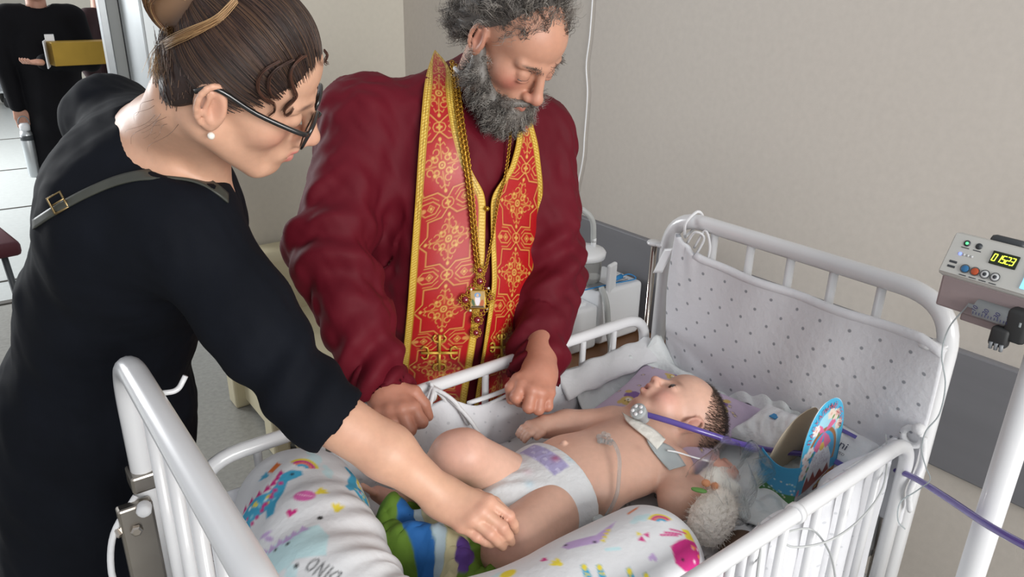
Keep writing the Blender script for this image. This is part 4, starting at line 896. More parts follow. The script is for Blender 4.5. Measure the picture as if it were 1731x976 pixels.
# --- stole (epitrachelion): two brocade panels lying on the robe
def ipx(tab, t): tab = np.array(tab, float); return np.stack([np.interp(t, tab[:, 0], tab[:, 1]), np.interp(t, tab[:, 0], tab[:, 2])], -1)
def panel(name, Lt, Rt, nu_, nv_, side_, off, lab):
    t = np.linspace(0, 1, 60); a = ipx(Lt, t); b = ipx(Rt, t); X = np.zeros((14, 60, 3)); last = None
    for j in range(60):
        for i, s in enumerate(np.linspace(0, 1, 14)):
            pt_ = a[j]*(1-s)+b[j]*s; q_ = hit(tb, pt_[0], pt_[1], off)
            if q_ is None: q_ = X[i, j-1] if j else (X[i-1, j] if i else P(pt_[0], pt_[1], 1.6))
            X[i, j] = q_
    for _ in range(3): X[:, 1:-1] = (X[:, :-2]+X[:, 2:]+2*X[:, 1:-1])/4
    X = np.stack([spl(X[:, j], nu_) for j in range(60)], 1); X = np.stack([spl(X[i], nv_) for i in range(X.shape[0])], 0)
    du = np.r_[0, np.cumsum(np.linalg.norm(np.diff(X[:, X.shape[1]//2], axis=0), axis=1))]; dv = np.r_[0, np.cumsum(np.linalg.norm(np.diff(X[X.shape[0]//2], axis=0), axis=1))]
    ug, vg = np.meshgrid(du, dv, indexing='ij'); wd = np.linalg.norm(np.diff(X, axis=0), axis=2).sum(0); frac = np.linspace(0, 1, X.shape[0])
    eu = frac[:, None]*wd[None]; er = (1-frac)[:, None]*wd[None]       # true distance to either edge
    return X, ug, vg, eu, er, wd, dv
def ornament(eu, vg, wd, er, dv, edge):
    cx = eu-wd[None]*.5 if edge is None else eu-edge; p = Paint(cx, vg, '#a90f15', .0009); GD, GL, CO = '#cda24f', '#c39a30', '#b0401f'; _l = p.line; p.line = lambda a_, b_, c_, o_=1.0: _l(a_, b_*.72, c_, o_); per = .148
    for k in range(-1, 7):
        y0 = k*per+.03; f = lambda q, s=1.0: xf(q, (0, y0), 0, s)
        star = []
        for i in range(16): r = .062 if i % 2 == 0 else .047; star.append((r*math.sin(i*math.pi/8), r*math.cos(i*math.pi/8)))
        star = [(0, .066), (.017, .049), (.047, .049), (.047, .017), (.064, 0), (.047, -.017), (.047, -.049), (.017, -.049), (0, -.066), (-.017, -.049), (-.047, -.049), (-.047, -.017), (-.064, 0), (-.047, .017), (-.047, .049), (-.017, .049)]
        for q in (0, .5, 1, 1.5):
            a = q*math.pi+math.pi/4; p.poly(f(xf([(0, 0), (.009, .018), (0, .036), (-.009, .018)], (0, 0), a-math.pi/2*0)), CO, .8)
        p.line(f(star+star[:1]), .0026, GD); p.line(f(np.array(star+star[:1])*.93), .0008, '#7c0a10')
        for q in range(4):
            a = q*math.pi/2; g_ = lambda z: f(xf(z, (0, 0), a))
            p.poly(g_([(0, .008), (.006, .022), (0, .045), (-.006, .022)]), CO); p.line(g_([(0, .012), (0, .050)]), .0016, GD); p.ell(g_([(0, .050)])[0], .0032, .0038, 0, GD)
            for sg in (1, -1):
                p.line(g_(arc((.0095*sg, .026), .0062, 0, 4.6*sg+.3, 12)), .0022, GD); p.line(g_(arc((.013*sg, .012), .005, 1.5, 1.5+4.4*sg, 10)), .0018, GD); p.line(g_([(0, .038), (.007*sg, .043), (.010*sg, .037)]), .0018, GD)
            p.ell(g_([(.017, .017)])[0], .0035, .0035, 0, GD)
        p.ell((0, y0), .0075, .0075, 0, GD); p.ell((0, y0), .0045, .0045, 0, '#a00f18'); p.ell((0, y0), .0022, .0022, 0, GD)
        ym = y0+per/2; h_ = lambda q: xf(q, (0, ym), 0)
        p.line(h_([(0, .011), (.010, .007), (.013, 0), (.010, -.007), (0, -.011), (-.010, -.007), (-.013, 0), (-.010, .007), (0, .011)]), .002, GD)
        for a in range(4): p.ell(h_([(.0035*math.cos(a*1.571+.0), .0035*math.sin(a*1.571))])[0], .003, .0022, a*1.571, GD)
        for sg in (1, -1):
            p.line(h_([(.018*sg, 0), (.030*sg, .012), (.052*sg, .012), (.064*sg, 0), (.052*sg, -.012), (.030*sg, -.012), (.018*sg, 0)]), .0022, GD); p.line(h_(np.array([(0, .0075), (.0075, 0), (0, -.0075), (-.0075, 0), (0, .0075)])+[.037*sg, 0]), .0017, GD); p.ell(h_([(.037*sg, 0)])[0], .003, .003, 0, GD); p.ell(h_([(.055*sg, 0)])[0], .007, .0042, 0, '#c98a4b')
            p.line(h_([(.05*sg, .02), (.03*sg, .02), (.018*sg, .01)]), .0016, GD); p.line(h_([(.05*sg, -.02), (.03*sg, -.02), (.018*sg, -.01)]), .0016, GD)
    # woven gold galloon along both edges
    for e in (eu, er):
        ee = e.ravel(); p.put(ee-.0165, '#8d1a12'); p.put(ee-.0155, GL)
        wv = (np.sin(vg.ravel()*1050+ee*420) > .25) & (ee > .0025) & (ee < .0130); p.c[wv] = np.array(lin('#e3c867')); w2 = (np.abs(ee-.0078) < .0006) | (np.abs(ee-.0025) < .0005) | (np.abs(ee-.013) < .0005); p.c[w2 & (ee < .0155)] = np.array(lin('#8f6a1a'))
    return p.c
stole = link('stole', None, pr) if False else None
Lp = [(0, 735, 84), (.05, 722, 120), (.12, 715, 165), (.25, 708, 260), (.45, 700, 380), (.7, 690, 520), (.9, 681, 625), (1, 672, 690)]; Lq = [(0, 760, 96), (.05, 764, 130), (.12, 767, 175), (.22, 776, 225), (.32, 790, 278), (.40, 806, 308), (.45, 819, 328), (.6, 817, 440), (.8, 805, 560), (1, 782, 705)]
Rp = [(0, 872, 205), (.1, 869, 245), (.2, 858, 285), (.3, 838, 315), (.33, 826, 330), (.45, 827, 405), (.6, 829, 480), (.8, 812, 600), (1, 796, 705)]; Rq = [(0, 893, 200), (.1, 905, 245), (.25, 912, 310), (.45, 908, 410), (.65, 893, 510), (.85, 875, 610), (1, 862, 690)]
st_parts = []
for nm, a, b, off, edge, lb in (('stole', Lp, Lq, .007, None, 'left'), ('stole_panel', Rp, Rq, .009, None, 'right')):
    X, ug, vg, eu, er, wd, dv = panel(nm, a, b, 7, 8, 0, off, lb)
    cl = ornament(eu, vg, wd, er, dv, edge); V, F = solid_sheet(X, .003)
    N0 = np.cross(X[1, 1]-X[0, 1], X[0, 2]-X[0, 1]); flip = (N0@(CAM-X[0, 1])) < 0
    if flip: V, F = solid_sheet(X[::-1], .003); n_ = len(cl); cl = cl.reshape(X.shape)[::-1].reshape(-1, 3)
    o = link(nm, npmesh(nm, V, F, 'brocade', True, np.concatenate([cl, cl])), pr if not st_parts else st_parts[0]); st_parts.append(o); sb_ = bvh_of(V, F); st_parts.append(sb_)
st_parts[0]['label'] = 'red brocade stole with gold edging'
both_b = [st_parts[1], st_parts[3]]
def shit(u, v, off):
    for b_ in both_b+[tb]:
        q_ = hit(b_, u, v, off)
        if q_ is not None: return q_
    return P(u, v, 1.6)
# embroidered crosses and the button
for (px, py, s_) in ((743, 595, 30), (846, 586, 22)):
    g = G()
    for dx, dy in ((0, -1), (0, 1), (-1, 0), (1, 0)):
        k_ = (.85 if s_ < 25 else 1.0)
        q = [shit(px+dx*s_*t*k_, py+dy*s_*t, .004) for t in (0, .5, 1)]; g.tube(q, .0032, 7)
        for sg in (1, -1): g.tube([shit(px+(dx*t1+dy*sg*t2)*s_*k_, py+(dy*t1+dx*sg*t2)*s_, .004) for t1, t2 in ((.6, .0), (.66, .28), (.85, .36), (1.0, .22))], .0022, 6)
    g.lathe([(.005, 0), (.004, .003), (.001, .004)], shit(px, py, .003), -FW, 10).mk('cross', 'gold_thread', st_parts[0])
for by in (352,): G().lathe([(.0055*math.sin(t), -.0055*math.cos(t)) for t in np.linspace(.1, 3.04, 7)], shit(821, by, .006), -FW, 12).mk('button', 'gold', st_parts[0])
# --- pectoral icon on its chain
pd = thing('pectoral_icon', 'gold pendant with red stones and a small icon on a long chain', 'pendant', shit(803, 500, .012))
def chain(pts, r, wire, off):
    q = np.array([shit(u_, v_, off) for u_, v_ in pts]); q = spl(q, 8); s = np.r_[0, np.cumsum(np.linalg.norm(np.diff(q, axis=0), axis=1))]; n = int(s[-1]/(r*1.25)); g = G()
    for i in range(n):
        c = np.array([np.interp(i*r*1.25, s, q[:, k]) for k in range(3)]); d = np.array([np.interp(i*r*1.25+.002, s, q[:, k]) for k in range(3)])-c; d /= max(np.linalg.norm(d), 1e-9)
        n_ = -FW if i % 2 == 0 else np.cross(d, -FW)*.8-FW*.6; x_ = np.cross(n_, d); x_ /= np.linalg.norm(x_)
        ring = [c+r*(math.cos(a)*d*1.0+math.sin(a)*x_*.85) for a in np.linspace(0, 2*math.pi, 9)]; g.tube(ring, wire, 5, False)
    return g
chain([(766, 112), (769, 160), (774, 210), (782, 262), (790, 320), (796, 380), (801, 430), (805, 462)], .0046, .0014, .010).mk('chain', 'gold', pd)
chain([(772, 118), (775, 165), (780, 212), (788, 264), (795, 322), (800, 382), (805, 432), (808, 462)], .0046, .0014, .011).mk('chain', 'gold', pd)
chain([(858, 222), (856, 250), (849, 300), (838, 340), (828, 400), (818, 450), (812, 466)], .0032, .001, .010).mk('chain', 'gold', pd)
pc = shit(803, 503, .014); px_, py_ = RT, UP
mat('icon', attr=True, rough=.25, coat=.5)
fr_ = G()
for (u_, v_, a_, b_) in ((803, 503, .0155, .0185),):
    ring = [pc+px_*.0155*sx+py_*.0185*sy for sx, sy in ((-1, -1), (1, -1), (1, 1), (-1, 1), (-1, -1))]; fr_.tube(ring, .0022, 6)
for i in range(22):
    a = i*2*math.pi/22; rr_ = .0245+.003*math.sin(a*4); fr_.tube([pc+px_*(rr_*math.cos(a)+.004*math.cos(t))+py_*((rr_+.004)*math.sin(a)+.004*math.sin(t))-FW*.001 for t in np.linspace(0, 6.28, 8)], .0011, 5)
fr_.mk('frame', 'gold', pd)
gu, gv = np.meshgrid(np.linspace(-.0145, .0145, 40), np.linspace(-.0175, .0175, 48), indexing='ij'); ip = Paint(gu, gv, '#b99a62', .0006)
ip.ell((0, -.001), .0055, .012, 0, '#e6dfe4'); ip.ell((0, .009), .0065, .005, 0, '#6b9ccc'); ip.ell((0, .0085), .003, .0035, 0, '#d9b79b'); ip.ell((-.009, -.006), .003, .008, .3, '#4f6a4a'); ip.ell((.009, -.008), .004, .008, -.2, '#b8633a'); ip.poly([(-.014, -.017), (.014, -.017), (.012, -.013), (-.012, -.013)], '#54422c')
X = pc+gu[..., None]*px_+gv[..., None]*py_-FW*.002; V, F = solid_sheet(X, .0015); link('icon_plate', npmesh('icon_plate', V, F, 'icon', True, np.concatenate([ip.c, ip.c])), pd)
for (u_, v_, r_) in ((806, 455, .0055), (806, 473, .0068), (783, 503, .0072), (822, 500, .006), (802, 536, .0072), (800, 557, .006)):
    c = shit(u_, v_, .015); ge = G().lathe([(r_*math.sin(t), r_*.6*(-math.cos(t))) for t in np.linspace(.1, 3.04, 7)], c, -FW, 14).mk('gem', 'ruby', pd)
    s_ = G()
    for i in range(9): a = i*.698; s_.tube([c+px_*((r_+.003)*math.cos(a)+.0028*math.cos(t))+py_*((r_+.003)*math.sin(a)+.0028*math.sin(t)) for t in np.linspace(0, 6.28, 7)], .0011, 5)
    s_.mk('setting', 'gold', ge)
for (u_, v_) in ((792, 486), (819, 484), (791, 520), (817, 518)): G().lathe([(.0028*math.sin(t), -.0028*math.cos(t)) for t in np.linspace(.1, 3.04, 6)], shit(u_, v_, .017), -FW, 8).mk('pearl', 'pearl', pd)
# ============================================================ THE WOMAN
mat('dress', '#0e1118', .8, noise=(12, .2), bump=(600, .12, .001), spec=.12); mat('strap', '#3a3c36', .5, noise=(40, .12), bump=(160, .15, .001)); mat('black_frame', '#121213', .18, coat=.6); mat('lens', '#f2f4f6', .02, trans=1.0, ior=1.02); mat('tights', '#1a1a1c', .7)
wo = thing('person', 'woman in a black dress with glasses and a hair bun reaching down to the child', 'person', (-.03, .92, 0))
wM = np.array([[.8381, .4795, .2601], [-.2863, .7924, -.5386], [-.4644, .3770, .8014]]); wC = (.1634, .5122, 1.4774); wS = 1.0
WRS, WLS = P(308, 385, 1.07), P(190, 205, 1.28); WNB = P(292, 232, 1.10); WE, WW = P(528, 684, 1.075), P(745, 838, 1.115)
CH = P(245, 375, 1.17); WA = P(190, 525, 1.29); PE = P(165, 690, 1.40)
def wtrunk(S, o):
    S.cone(WRS, WLS, .066+o, .064+o, .05); S.cone(WNB, (WRS+WLS)/2, .055+o, .085+o, .05); S.cone(WNB, WRS, .035+o, .055+o, .06); S.cone(WNB, WLS, .035+o, .055+o, .06)
    S.cone((WRS+WLS)/2+A(-.02, .0, -.06), CH, .125+o, .142+o, .05); S.cone(CH, WA, .142+o, .132+o, .05); S.cone(WA, PE, .132+o, .158+o, .05); S.cone(PE, P(160, 760, 1.45), .160+o, .165+o, .05)
S = SDF((-.36, .36, .40), (.42, 1.25, 1.52), .0062); wtrunk(S, 0)
S.cone(P(160, 760, 1.45), P(165, 950, 1.52), .165, .165, .05)
S.chain([WRS, lerp(WRS, WE, .5), WE], [.076, .064, .054], .04); d = (WW-WE)/np.linalg.norm(WW-WE); S.cone(WE, WE+d*.055, .056, .053, .02)
S.cone(WLS, WLS+A(.10, .06, -.27), .066, .052, .03)
S.cone(WE+d*.135, WE+d*.22, .10, .10, .004, 's'); S.cone(WE+d*.0, WE+d*.08, .036, .046, .004, 's')
nd = A(*wC)+wM@A(-.02, 0, -.06)-WNB; nd /= np.linalg.norm(nd)
# scoop neckline
for u_, v_, dd_, rr_ in ((300, 225, 1.06, .066), (255, 190, 1.10, .040), (335, 250, 1.04, .052)): S.cone(P(u_, v_, dd_), P(u_+60, v_-70, dd_-.12), rr_, rr_+.03, .012, 's')
V, F = S.mesh(); V = relax(V, F, 4); N_ = vnormals(V, F)
dsp = .0045*pnoise(V*A(24, 24, 14), 31)+.002*pnoise(V*A(60, 60, 40), 32)
ax = WE-WRS; ln = np.linalg.norm(ax); ax /= ln; t = (V-WRS)@ax; ds_ = np.linalg.norm(V-WRS-t[:, None]*ax, axis=1); x_, y_, _ = frame(ax); an = np.arctan2((V-WRS)@x_, (V-WRS)@y_)
dsp += (ds_ < .12)*np.exp(-((t-ln*.85)/.07)**2)*.006*np.sin(t*85+2*np.sin(an)+an)
dV = V+N_*dsp[:, None]; dF = F
dress = link('dress', npmesh('dress', dV, dF, 'dress'), wo); dress['label'] = 'black dress with elbow sleeves'
db = bvh_of(dV, dF)
# body
S = SDF(A(*wC)-A(.22, .20, .26), A(*wC)+A(.19, .32, .17), .0030); hw = Head(S, wC, wM, wS); build_head(S, hw, .022, 1.25)
nb_ = hw.w((-.03, 0, -.06)); S.cone(nb_, WNB, .052, .056, .02); wtrunk(S, -.006)
S.cone(hw.w((.0, .02, -.085)), lerp(WRS, WNB, .45)+A(.05, 0, -.02), .02, .02, .03); S.cone(hw.w((-.02, -.045, -.045)), WNB+A(.03, -.06, -.03), .016, .018, .025)
hV2, hF2 = S.mesh()
S = SDF(A(.12, .20, .70), A(.50, .52, 1.10), .0027)
mcp = [P(826, 848, 1.095), P(814, 864, 1.085), P(798, 878, 1.083), P(780, 889, 1.088)]; pip = [P(860, 872, 1.10), P(849, 891, 1.085), P(828, 902, 1.08), P(806, 908, 1.085)]; tip = [P(871, 897, 1.125), P(864, 917, 1.11), P(850, 925, 1.10), P(830, 921, 1.095)]
hand(S, P(750, 842, 1.112), mcp, pip, tip, [P(772, 838, 1.125), P(806, 838, 1.145), P(836, 850, 1.165), P(856, 866, 1.18)], .0088, None, .027, .0035)
S.cone(WE, P(655, 765, 1.09), .043, .039, .02); S.cone(P(655, 765, 1.09), P(750, 842, 1.112), .038, .026, .02)
aV, aF = S.mesh()
S = SDF((-.36, .36, .03), (.42, 1.25, 1.40), .012); wtrunk(S, -.014); S.chain([WRS, WE], [.055, .04], .03); S.cone(WLS+A(.10, .06, -.27), WLS+A(.16, -.08, -.42), .04, .03, .02); S.cone(WLS, WLS+A(.10, .06, -.27), .055, .042, .03)
mm = WLS+A(.16, -.08, -.42)
for x0 in (-.07, .07): S.cone(PE+A(x0*.3-.01, x0+.04, -.1), A(-.06+x0*.3, 1.04+x0, .5), .075, .055, .03); S.cone(A(-.06+x0*.3, 1.02+x0, .5), A(-.06+x0*.3, 1.03+x0, .09), .055, .04, .03); S.cone(A(-.06+x0*.3, 1.03+x0, .075), A(.08+x0*.3, .98+x0, .065), .04, .034, .02)
bV, bF = S.mesh()
S = SDF(mm-.16, mm+.16, .004); dl = A(.1, -.25, -.95); dl /= np.linalg.norm(dl); sl_ = np.cross(dl, A(1, 0, 0)); sl_ /= np.linalg.norm(sl_); fl2 = np.cross(sl_, dl)
m4 = [mm+dl*.075+sl_*x for x in (-.026, -.009, .009, .025)]; p4 = [q+dl*.036+fl2*.006 for q in m4]; t4 = [q+dl*.024+fl2*.018 for q in p4]; hand(S, mm, m4, p4, t4, [mm+dl*.02-sl_*.02, mm+dl*.05-sl_*.045+fl2*.01, mm+dl*.08-sl_*.05+fl2*.02], .0088, None, .027, .0035); S.cone(mm-dl*.1, mm, .03, .026, .01)
V, F = joinVF([(hV2, hF2), (aV, aF), (bV, bF), S.mesh()])
def paintwo(V, c):
    q = hw.loc(V); hd = (np.abs(q) < .135).all(1); c2 = paint_head(q, c, .45, '#c23f5c', '#5a4038'); c = np.where(hd[:, None], c2, c)
    arm_ = (V[:, 2] < 1.1); c = mixc(c, arm_*.25*np.clip(pnoise(V*40, 8)+.4, 0, 1), '#c48f7c')
    kn = np.zeros(len(V))
    for m_ in mcp+pip: kn = np.maximum(kn, np.exp(-((V-m_)**2).sum(1)/(2*.010**2)))
    c = mixc(c, kn*.5, '#c07f70'); c = mixc(c, ((V[:, 2] < .95) & (V[:, 1] > .70) & (V[:, 0] < .15))*1.0, '#1a1a1c'); return c
mk_skin('body', V, F, '#cda086', wo, paintwo)
eyeballs(hw, (.0815, .032, 0), .0122, wo, (1, 0, -.5), .5)
# hair swept up into a bun
S = SDF(A(*wC)-.24, A(*wC)+.24, .004); hh_ = Head(S, wC, wM, wS)
hh_.ell((.008, 0, .036), (.086, .081, .090)); hh_.ell((.030, 0, .046), (.052, .064, .052), .02); hh_.ell((-.040, 0, -.025), (.036, .062, .05), .02)
S.cut(hh_.w((.064, 0, .050)), hh_.M@A(.66, 0, -.75), .010); S.cut(hh_.w((-.03, 0, -.078)), hh_.M@A(.45, 0, -.89), .012)
BUN = A(-.080, .02, .052); hh_.cone((-.04, .01, .045), tuple(BUN), .042, .036, .02); hh_.ell(tuple(BUN), (.040, .044, .042), .012)
wh, wf = S.mesh(); qh = hw.loc(wh); bl = smooth01(-qh[:, 0]+.4*qh[:, 2], .085, .115)
ccap = mixc(np.tile(np.array(lin('#2f2320')), (len(wh), 1)), bl*.8, '#7d5f45')
hair_o = link('hair', npmesh('hair', wh, wf, 'hair_attr', True, ccap), wo)
g = np.random.default_rng(9); n = 9000; st0 = g.normal(size=(n, 3)); st0 /= np.linalg.norm(st0, axis=1, keepdims=True)
c_e = A(.008, 0, .036); r_e = A(.0885, .0835, .0925); p0 = st0*r_e+c_e
ok = (.66*(p0[:, 0]-.064)-.75*(p0[:, 2]-.050)+.004*np.sin(p0[:, 1]*190) < .006) & (.25*(p0[:, 0]+.03)-.97*(p0[:, 2]+.066) < 0); st0 = st0[ok]; n = len(st0)
bdir = (A(-.06, .02, .06)-c_e)/r_e; bdir /= np.linalg.norm(bdir); m = 12; tt = np.linspace(0, 1, m)
om = np.arccos(np.clip(st0@bdir, -1, 1))[:, None]; ext = np.minimum(1.0, (.075+.05*g.random((n, 1)))/np.maximum(om*.09, 1e-3))
T2 = tt[None]*ext; sl = (np.sin((1-T2)*om)[..., None]*st0[:, None]+np.sin(T2*om)[..., None]*bdir)/np.maximum(np.sin(om)[..., None], 1e-3)
lift = 1+.012*np.sin(tt*3.14)[None, :, None]*g.random((n, 1, 1))+.010*g.random((n, 1, 1)); PLl = sl*r_e*lift*.985+c_e
PL = wC+(PLl@wM.T)*wS
pal = [lin(c_) for c_ in ('#2b1f1c', '#3a2a25', '#4a352c', '#251b19', '#57402f')]
sv, sf = strand_mesh(PL, np.full(n, .0006)); cc = np.repeat(np.array([pal[i] for i in g.integers(0, 5, n)]), m*3, 0); link('hair_strands', npmesh('hair_strands', sv, sf, 'hair_attr', True, cc), hair_o)
# bun coils and loose ends
n = 900; a0 = g.uniform(0, 6.28, n); w0 = g.uniform(-1, 1, n); tt = np.linspace(0, 1.8, 12)[None]; an = a0[:, None]+tt; rb = .047*np.sqrt(np.clip(1-(w0*.85)**2, .05, 1))[:, None]+.002*g.random((n, 1))
bx = np.stack([BUN[0]+rb*np.cos(an)*.9, BUN[1]+w0[:, None]*.043+.004*np.sin(an*2), BUN[2]+rb*np.sin(an)*.85], -1); PL = wC+(bx@wM.T)*wS
pal2 = [lin(c_) for c_ in ('#6b4c38', '#8a6749', '#4f382b', '#a5835c', '#7a5a42')]
sv, sf = strand_mesh(PL, np.full(n, .0008)); cc = np.repeat(np.array([pal2[i] for i in g.integers(0, 5, n)]), 36, 0); bn = link('bun', npmesh('bun', sv, sf, 'hair_attr', True, cc), hair_o)
nm_ = (qh[:, 2] < .012) & (qh[:, 0] < .0); fl_ = lambda v: ((A(*wC)+wM@BUN)-v)/np.linalg.norm((A(*wC)+wM@BUN)-v, axis=1, keepdims=True)*3.2
sv, sf, cc = curls(wh, wf, 2600, .045, .0012, fl_, .0006, 8, 15, nm_, ['#2b1f1c', '#3a2a25', '#4a352c', '#57402f'], .4); link('nape_strands', npmesh('nape_strands', sv, sf, 'hair_attr', True, cc), hair_o)
whb = bvh_of(wh, wf); wskin = bvh_of(hV2, hF2)
def on_head(u_, v_, off, dflt):
    best = None
    for b_ in (whb, wskin):
        q_ = hit(b_, u_, v_, off)
        if q_ is not None and (best is None or np.linalg.norm(q_-CAM) < np.linalg.norm(best-CAM)): best = q_
    return P(u_, v_, dflt) if best is None else best
def locks(name, pts, n, jit, r, cl, off, dflt):
    base = spl(np.array([on_head(u_, v_, off, dflt) for u_, v_ in pts]), 5); m = len(base); tw = np.linspace(.5, 1.0, m)[None, :, None]
    PL = base[None]+g.normal(size=(n, 1, 3))*jit*tw+.25*jit*np.sin(np.linspace(0, 7, m)[None, :, None]+g.uniform(0, 6, (n, 1, 3))); sv, sf = strand_mesh(PL, np.full(n, r)); pc_ = np.array([lin(c_) for c_ in cl])
    return link(name, npmesh(name, sv, sf, 'hair_attr', True, np.repeat(pc_[g.integers(0, len(cl), n)], m*3, 0)), hair_o)
locks('loose_end', [(292, 50), (282, 75), (276, 100), (270, 130)], 120, .0045, .0005, ['#8a6749', '#a5835c', '#b8966b'], .004, .93)
locks('blond_lock', [(398, 6), (372, 34), (340, 52), (305, 68), (285, 80)], 130, .0028, .0006, ['#a5835c', '#8f6d4b', '#b8966b'], .004, .92)
t = np.linspace(0, 1, 10)[None]
ti = [BUN+A(.035, 0, -.03)+A(.0, math.cos(a), 0)*.042+A(-.5, 0, -.8)*.0+A(.7, 0, .7)*.036*math.sin(a) for a in np.linspace(0, 6.28, 20)]; G().tube([hw.w(p_) for p_ in ti], .004, 8).mk('hair_tie', mat('red_tie', '#8d1f26', .6), hair_o)
# curls at temple, wisps on the nape
for cp in ([(512, 92), (496, 104), (488, 122), (492, 142), (497, 156), (488, 168), (478, 178), (482, 188), (490, 186), (493, 178)], [(505, 94), (492, 108), (486, 126), (490, 146), (494, 160), (482, 172), (476, 182)], [(470, 102), (450, 114), (437, 130), (436, 148), (446, 160), (460, 168), (462, 180), (452, 190)], [(492, 100), (468, 112), (454, 128), (452, 144), (458, 158), (468, 162)], [(548, 84), (553, 94), (549, 104), (545, 107)]):
    locks('temple_curl', cp, 16, .0012, .00055, ['#4b3026', '#5c3a2b', '#3a261f'], .006, .90)
t = np.linspace(0, 1, 16)[None]
n = 12; b0 = np.stack([g.uniform(-.07, -.02, n), g.uniform(-.07, .0, n), g.uniform(-.075, -.05, n)], -1); le = g.uniform(.02, .06, (n, 1)); ph = g.uniform(0, 6, (n, 1))
bx = np.stack([b0[:, :1]-.02*t+.008*np.sin(t*5+ph)*t, b0[:, 1:2]-.012*t+.006*np.cos(t*5+ph)*t, b0[:, 2:]-le*t], -1); sv, sf = strand_mesh(wC+(bx@wM.T)*wS, np.full(n, .00032)); link('nape_wisp', npmesh('nape_wisp', sv, sf, 'hair_attr', True, np.tile(np.array(lin('#54392c')), (len(sv), 1))), hair_o)
for o_ in hair_o.children:
    if o_.name.split('.')[0] != 'hair_tie': o_['kind'] = 'stuff'
G().lathe([(.0045*math.sin(t_), -.0045*math.cos(t_)) for t_ in np.linspace(.1, 3.04, 8)], hw.w((.004, -.0875, -.037)), (0, 0, 1), 10).mk('earring', 'pearl', wo)
# --- glasses
gl = thing('eyeglasses', 'black-rimmed eyeglasses worn by the woman', 'glasses', hw.w((.11, 0, 0)))
for sg in (1, -1):
    cx = A(.112-.004, .035*sg, -.006); rim = []
    for a in np.linspace(0, 6.2832, 33): e = 2.6; ca, sa = math.cos(a), math.sin(a); yy = .0265*np.sign(ca)*abs(ca)**(2/e); z_ = .0215*np.sign(sa)*abs(sa)**(2/e); rim.append(cx+A(-.10*(abs(yy*sg+.035)-.035)*.6 if True else 0, yy, z_))
    G().tube([hw.w(p_) for p_ in rim], [.0021+.0012*max(0, math.sin(a)) for a in np.linspace(0, 6.2832, 33)], 8, False).mk('rim', 'black_frame', gl)
    g_ = G(); cc_ = hw.w(cx); vv = [hw.w(p_) for p_ in rim[:-1]]+[cc_]; off_ = hw.M@A(-.0012, 0, 0); V = np.array(vv+[v_+off_ for v_ in vv]); nF = []
    for i in range(32): j = (i+1) % 32; nF += [(i, j, 32), (33+j, 33+i, 65), (i, 33+i, 33+j, j)]
    G().add(V, nF).mk('lens', 'lens', gl)
    G().tube(spl([hw.w(p_) for p_ in ((.104, .062*sg, .006), (.094, .073*sg, .009), (.04, .081*sg, .014), (-.01, .084*sg, .024), (-.03, .082*sg, .008))], 6), .0033, 8).mk('temple', 'black_frame', gl)
G().tube(spl([hw.w(p_) for p_ in ((.113, -.009, -.002), (.117, 0, .002), (.113, .009, -.002))], 5), .002, 8).mk('bridge', 'black_frame', gl)
# --- crossbody strap with buckle
sp = thing('shoulder_bag', 'dark leather crossbody bag strap with brass buckle across the woman\'s back', 'bag', P(200, 320, 1.1))
cen = [(58, 380), (85, 362), (110, 347), (150, 326), (200, 306), (250, 297), (300, 296), (340, 305), (366, 321), (384, 336)]
rows = []
for (u_, v_) in cen:
    q1 = hit(db, u_, v_-8, .003); q2 = hit(db, u_, v_+8, .003)
    if q1 is None and rows: q1 = rows[-1][0]
    if q2 is None and rows: q2 = rows[-1][1]
    if q1 is None: q1 = q2
    if q2 is None: q2 = q1
    if q1 is not None: rows.append((q1, q2))
X = np.array(rows); X = np.stack([spl(X[:, i], 6) for i in range(2)], 0)
for _ in range(3): X[:, 1:-1] = (X[:, :-2]+X[:, 2:]+2*X[:, 1:-1])/4
X = np.stack([X[0]*(1-t_)+X[1]*t_ for t_ in (0, .25, .5, .75, 1)], 0); N0 = np.cross(X[1, 1]-X[0, 1], X[0, 2]-X[0, 1])
if N0@(CAM-X[0, 1]) < 0: X = X[::-1]
V, F = solid_sheet(X, .003); link('strap', npmesh('strap', V, F, 'strap'), sp)
bc_ = hit(db, 103, 346, .006)
if bc_ is not None:
    ta = RT*.87+UP*.48; tb2 = -RT*.48+UP*.87; G().tube([bc_+ta*.010*a+tb2*.012*b for a, b in ((-1, -1), (1, -1), (1, 1), (-1, 1), (-1, -1))], .0018, 7).tube([bc_-ta*.010, bc_+ta*.012-FW*.003], .0013, 6).mk('buckle', mat('brass', '#8f7c58', .35, .9), sp)
boxo('bag_body', PE+A(.02, .27, -.02), (.20, .07, .17), 'strap', sp, .02)
zp = hit(db, 210, 230, .004)
if zp is not None: G().tube(spl([zp, zp+UP*.006+RT*.006-FW*.003, zp+UP*.012+RT*.014], 5), .0014, 6).tube([zp, zp-UP*.012-RT*.003], [.002, .003], 6).mk('zip_pull', 'chrome', dress)
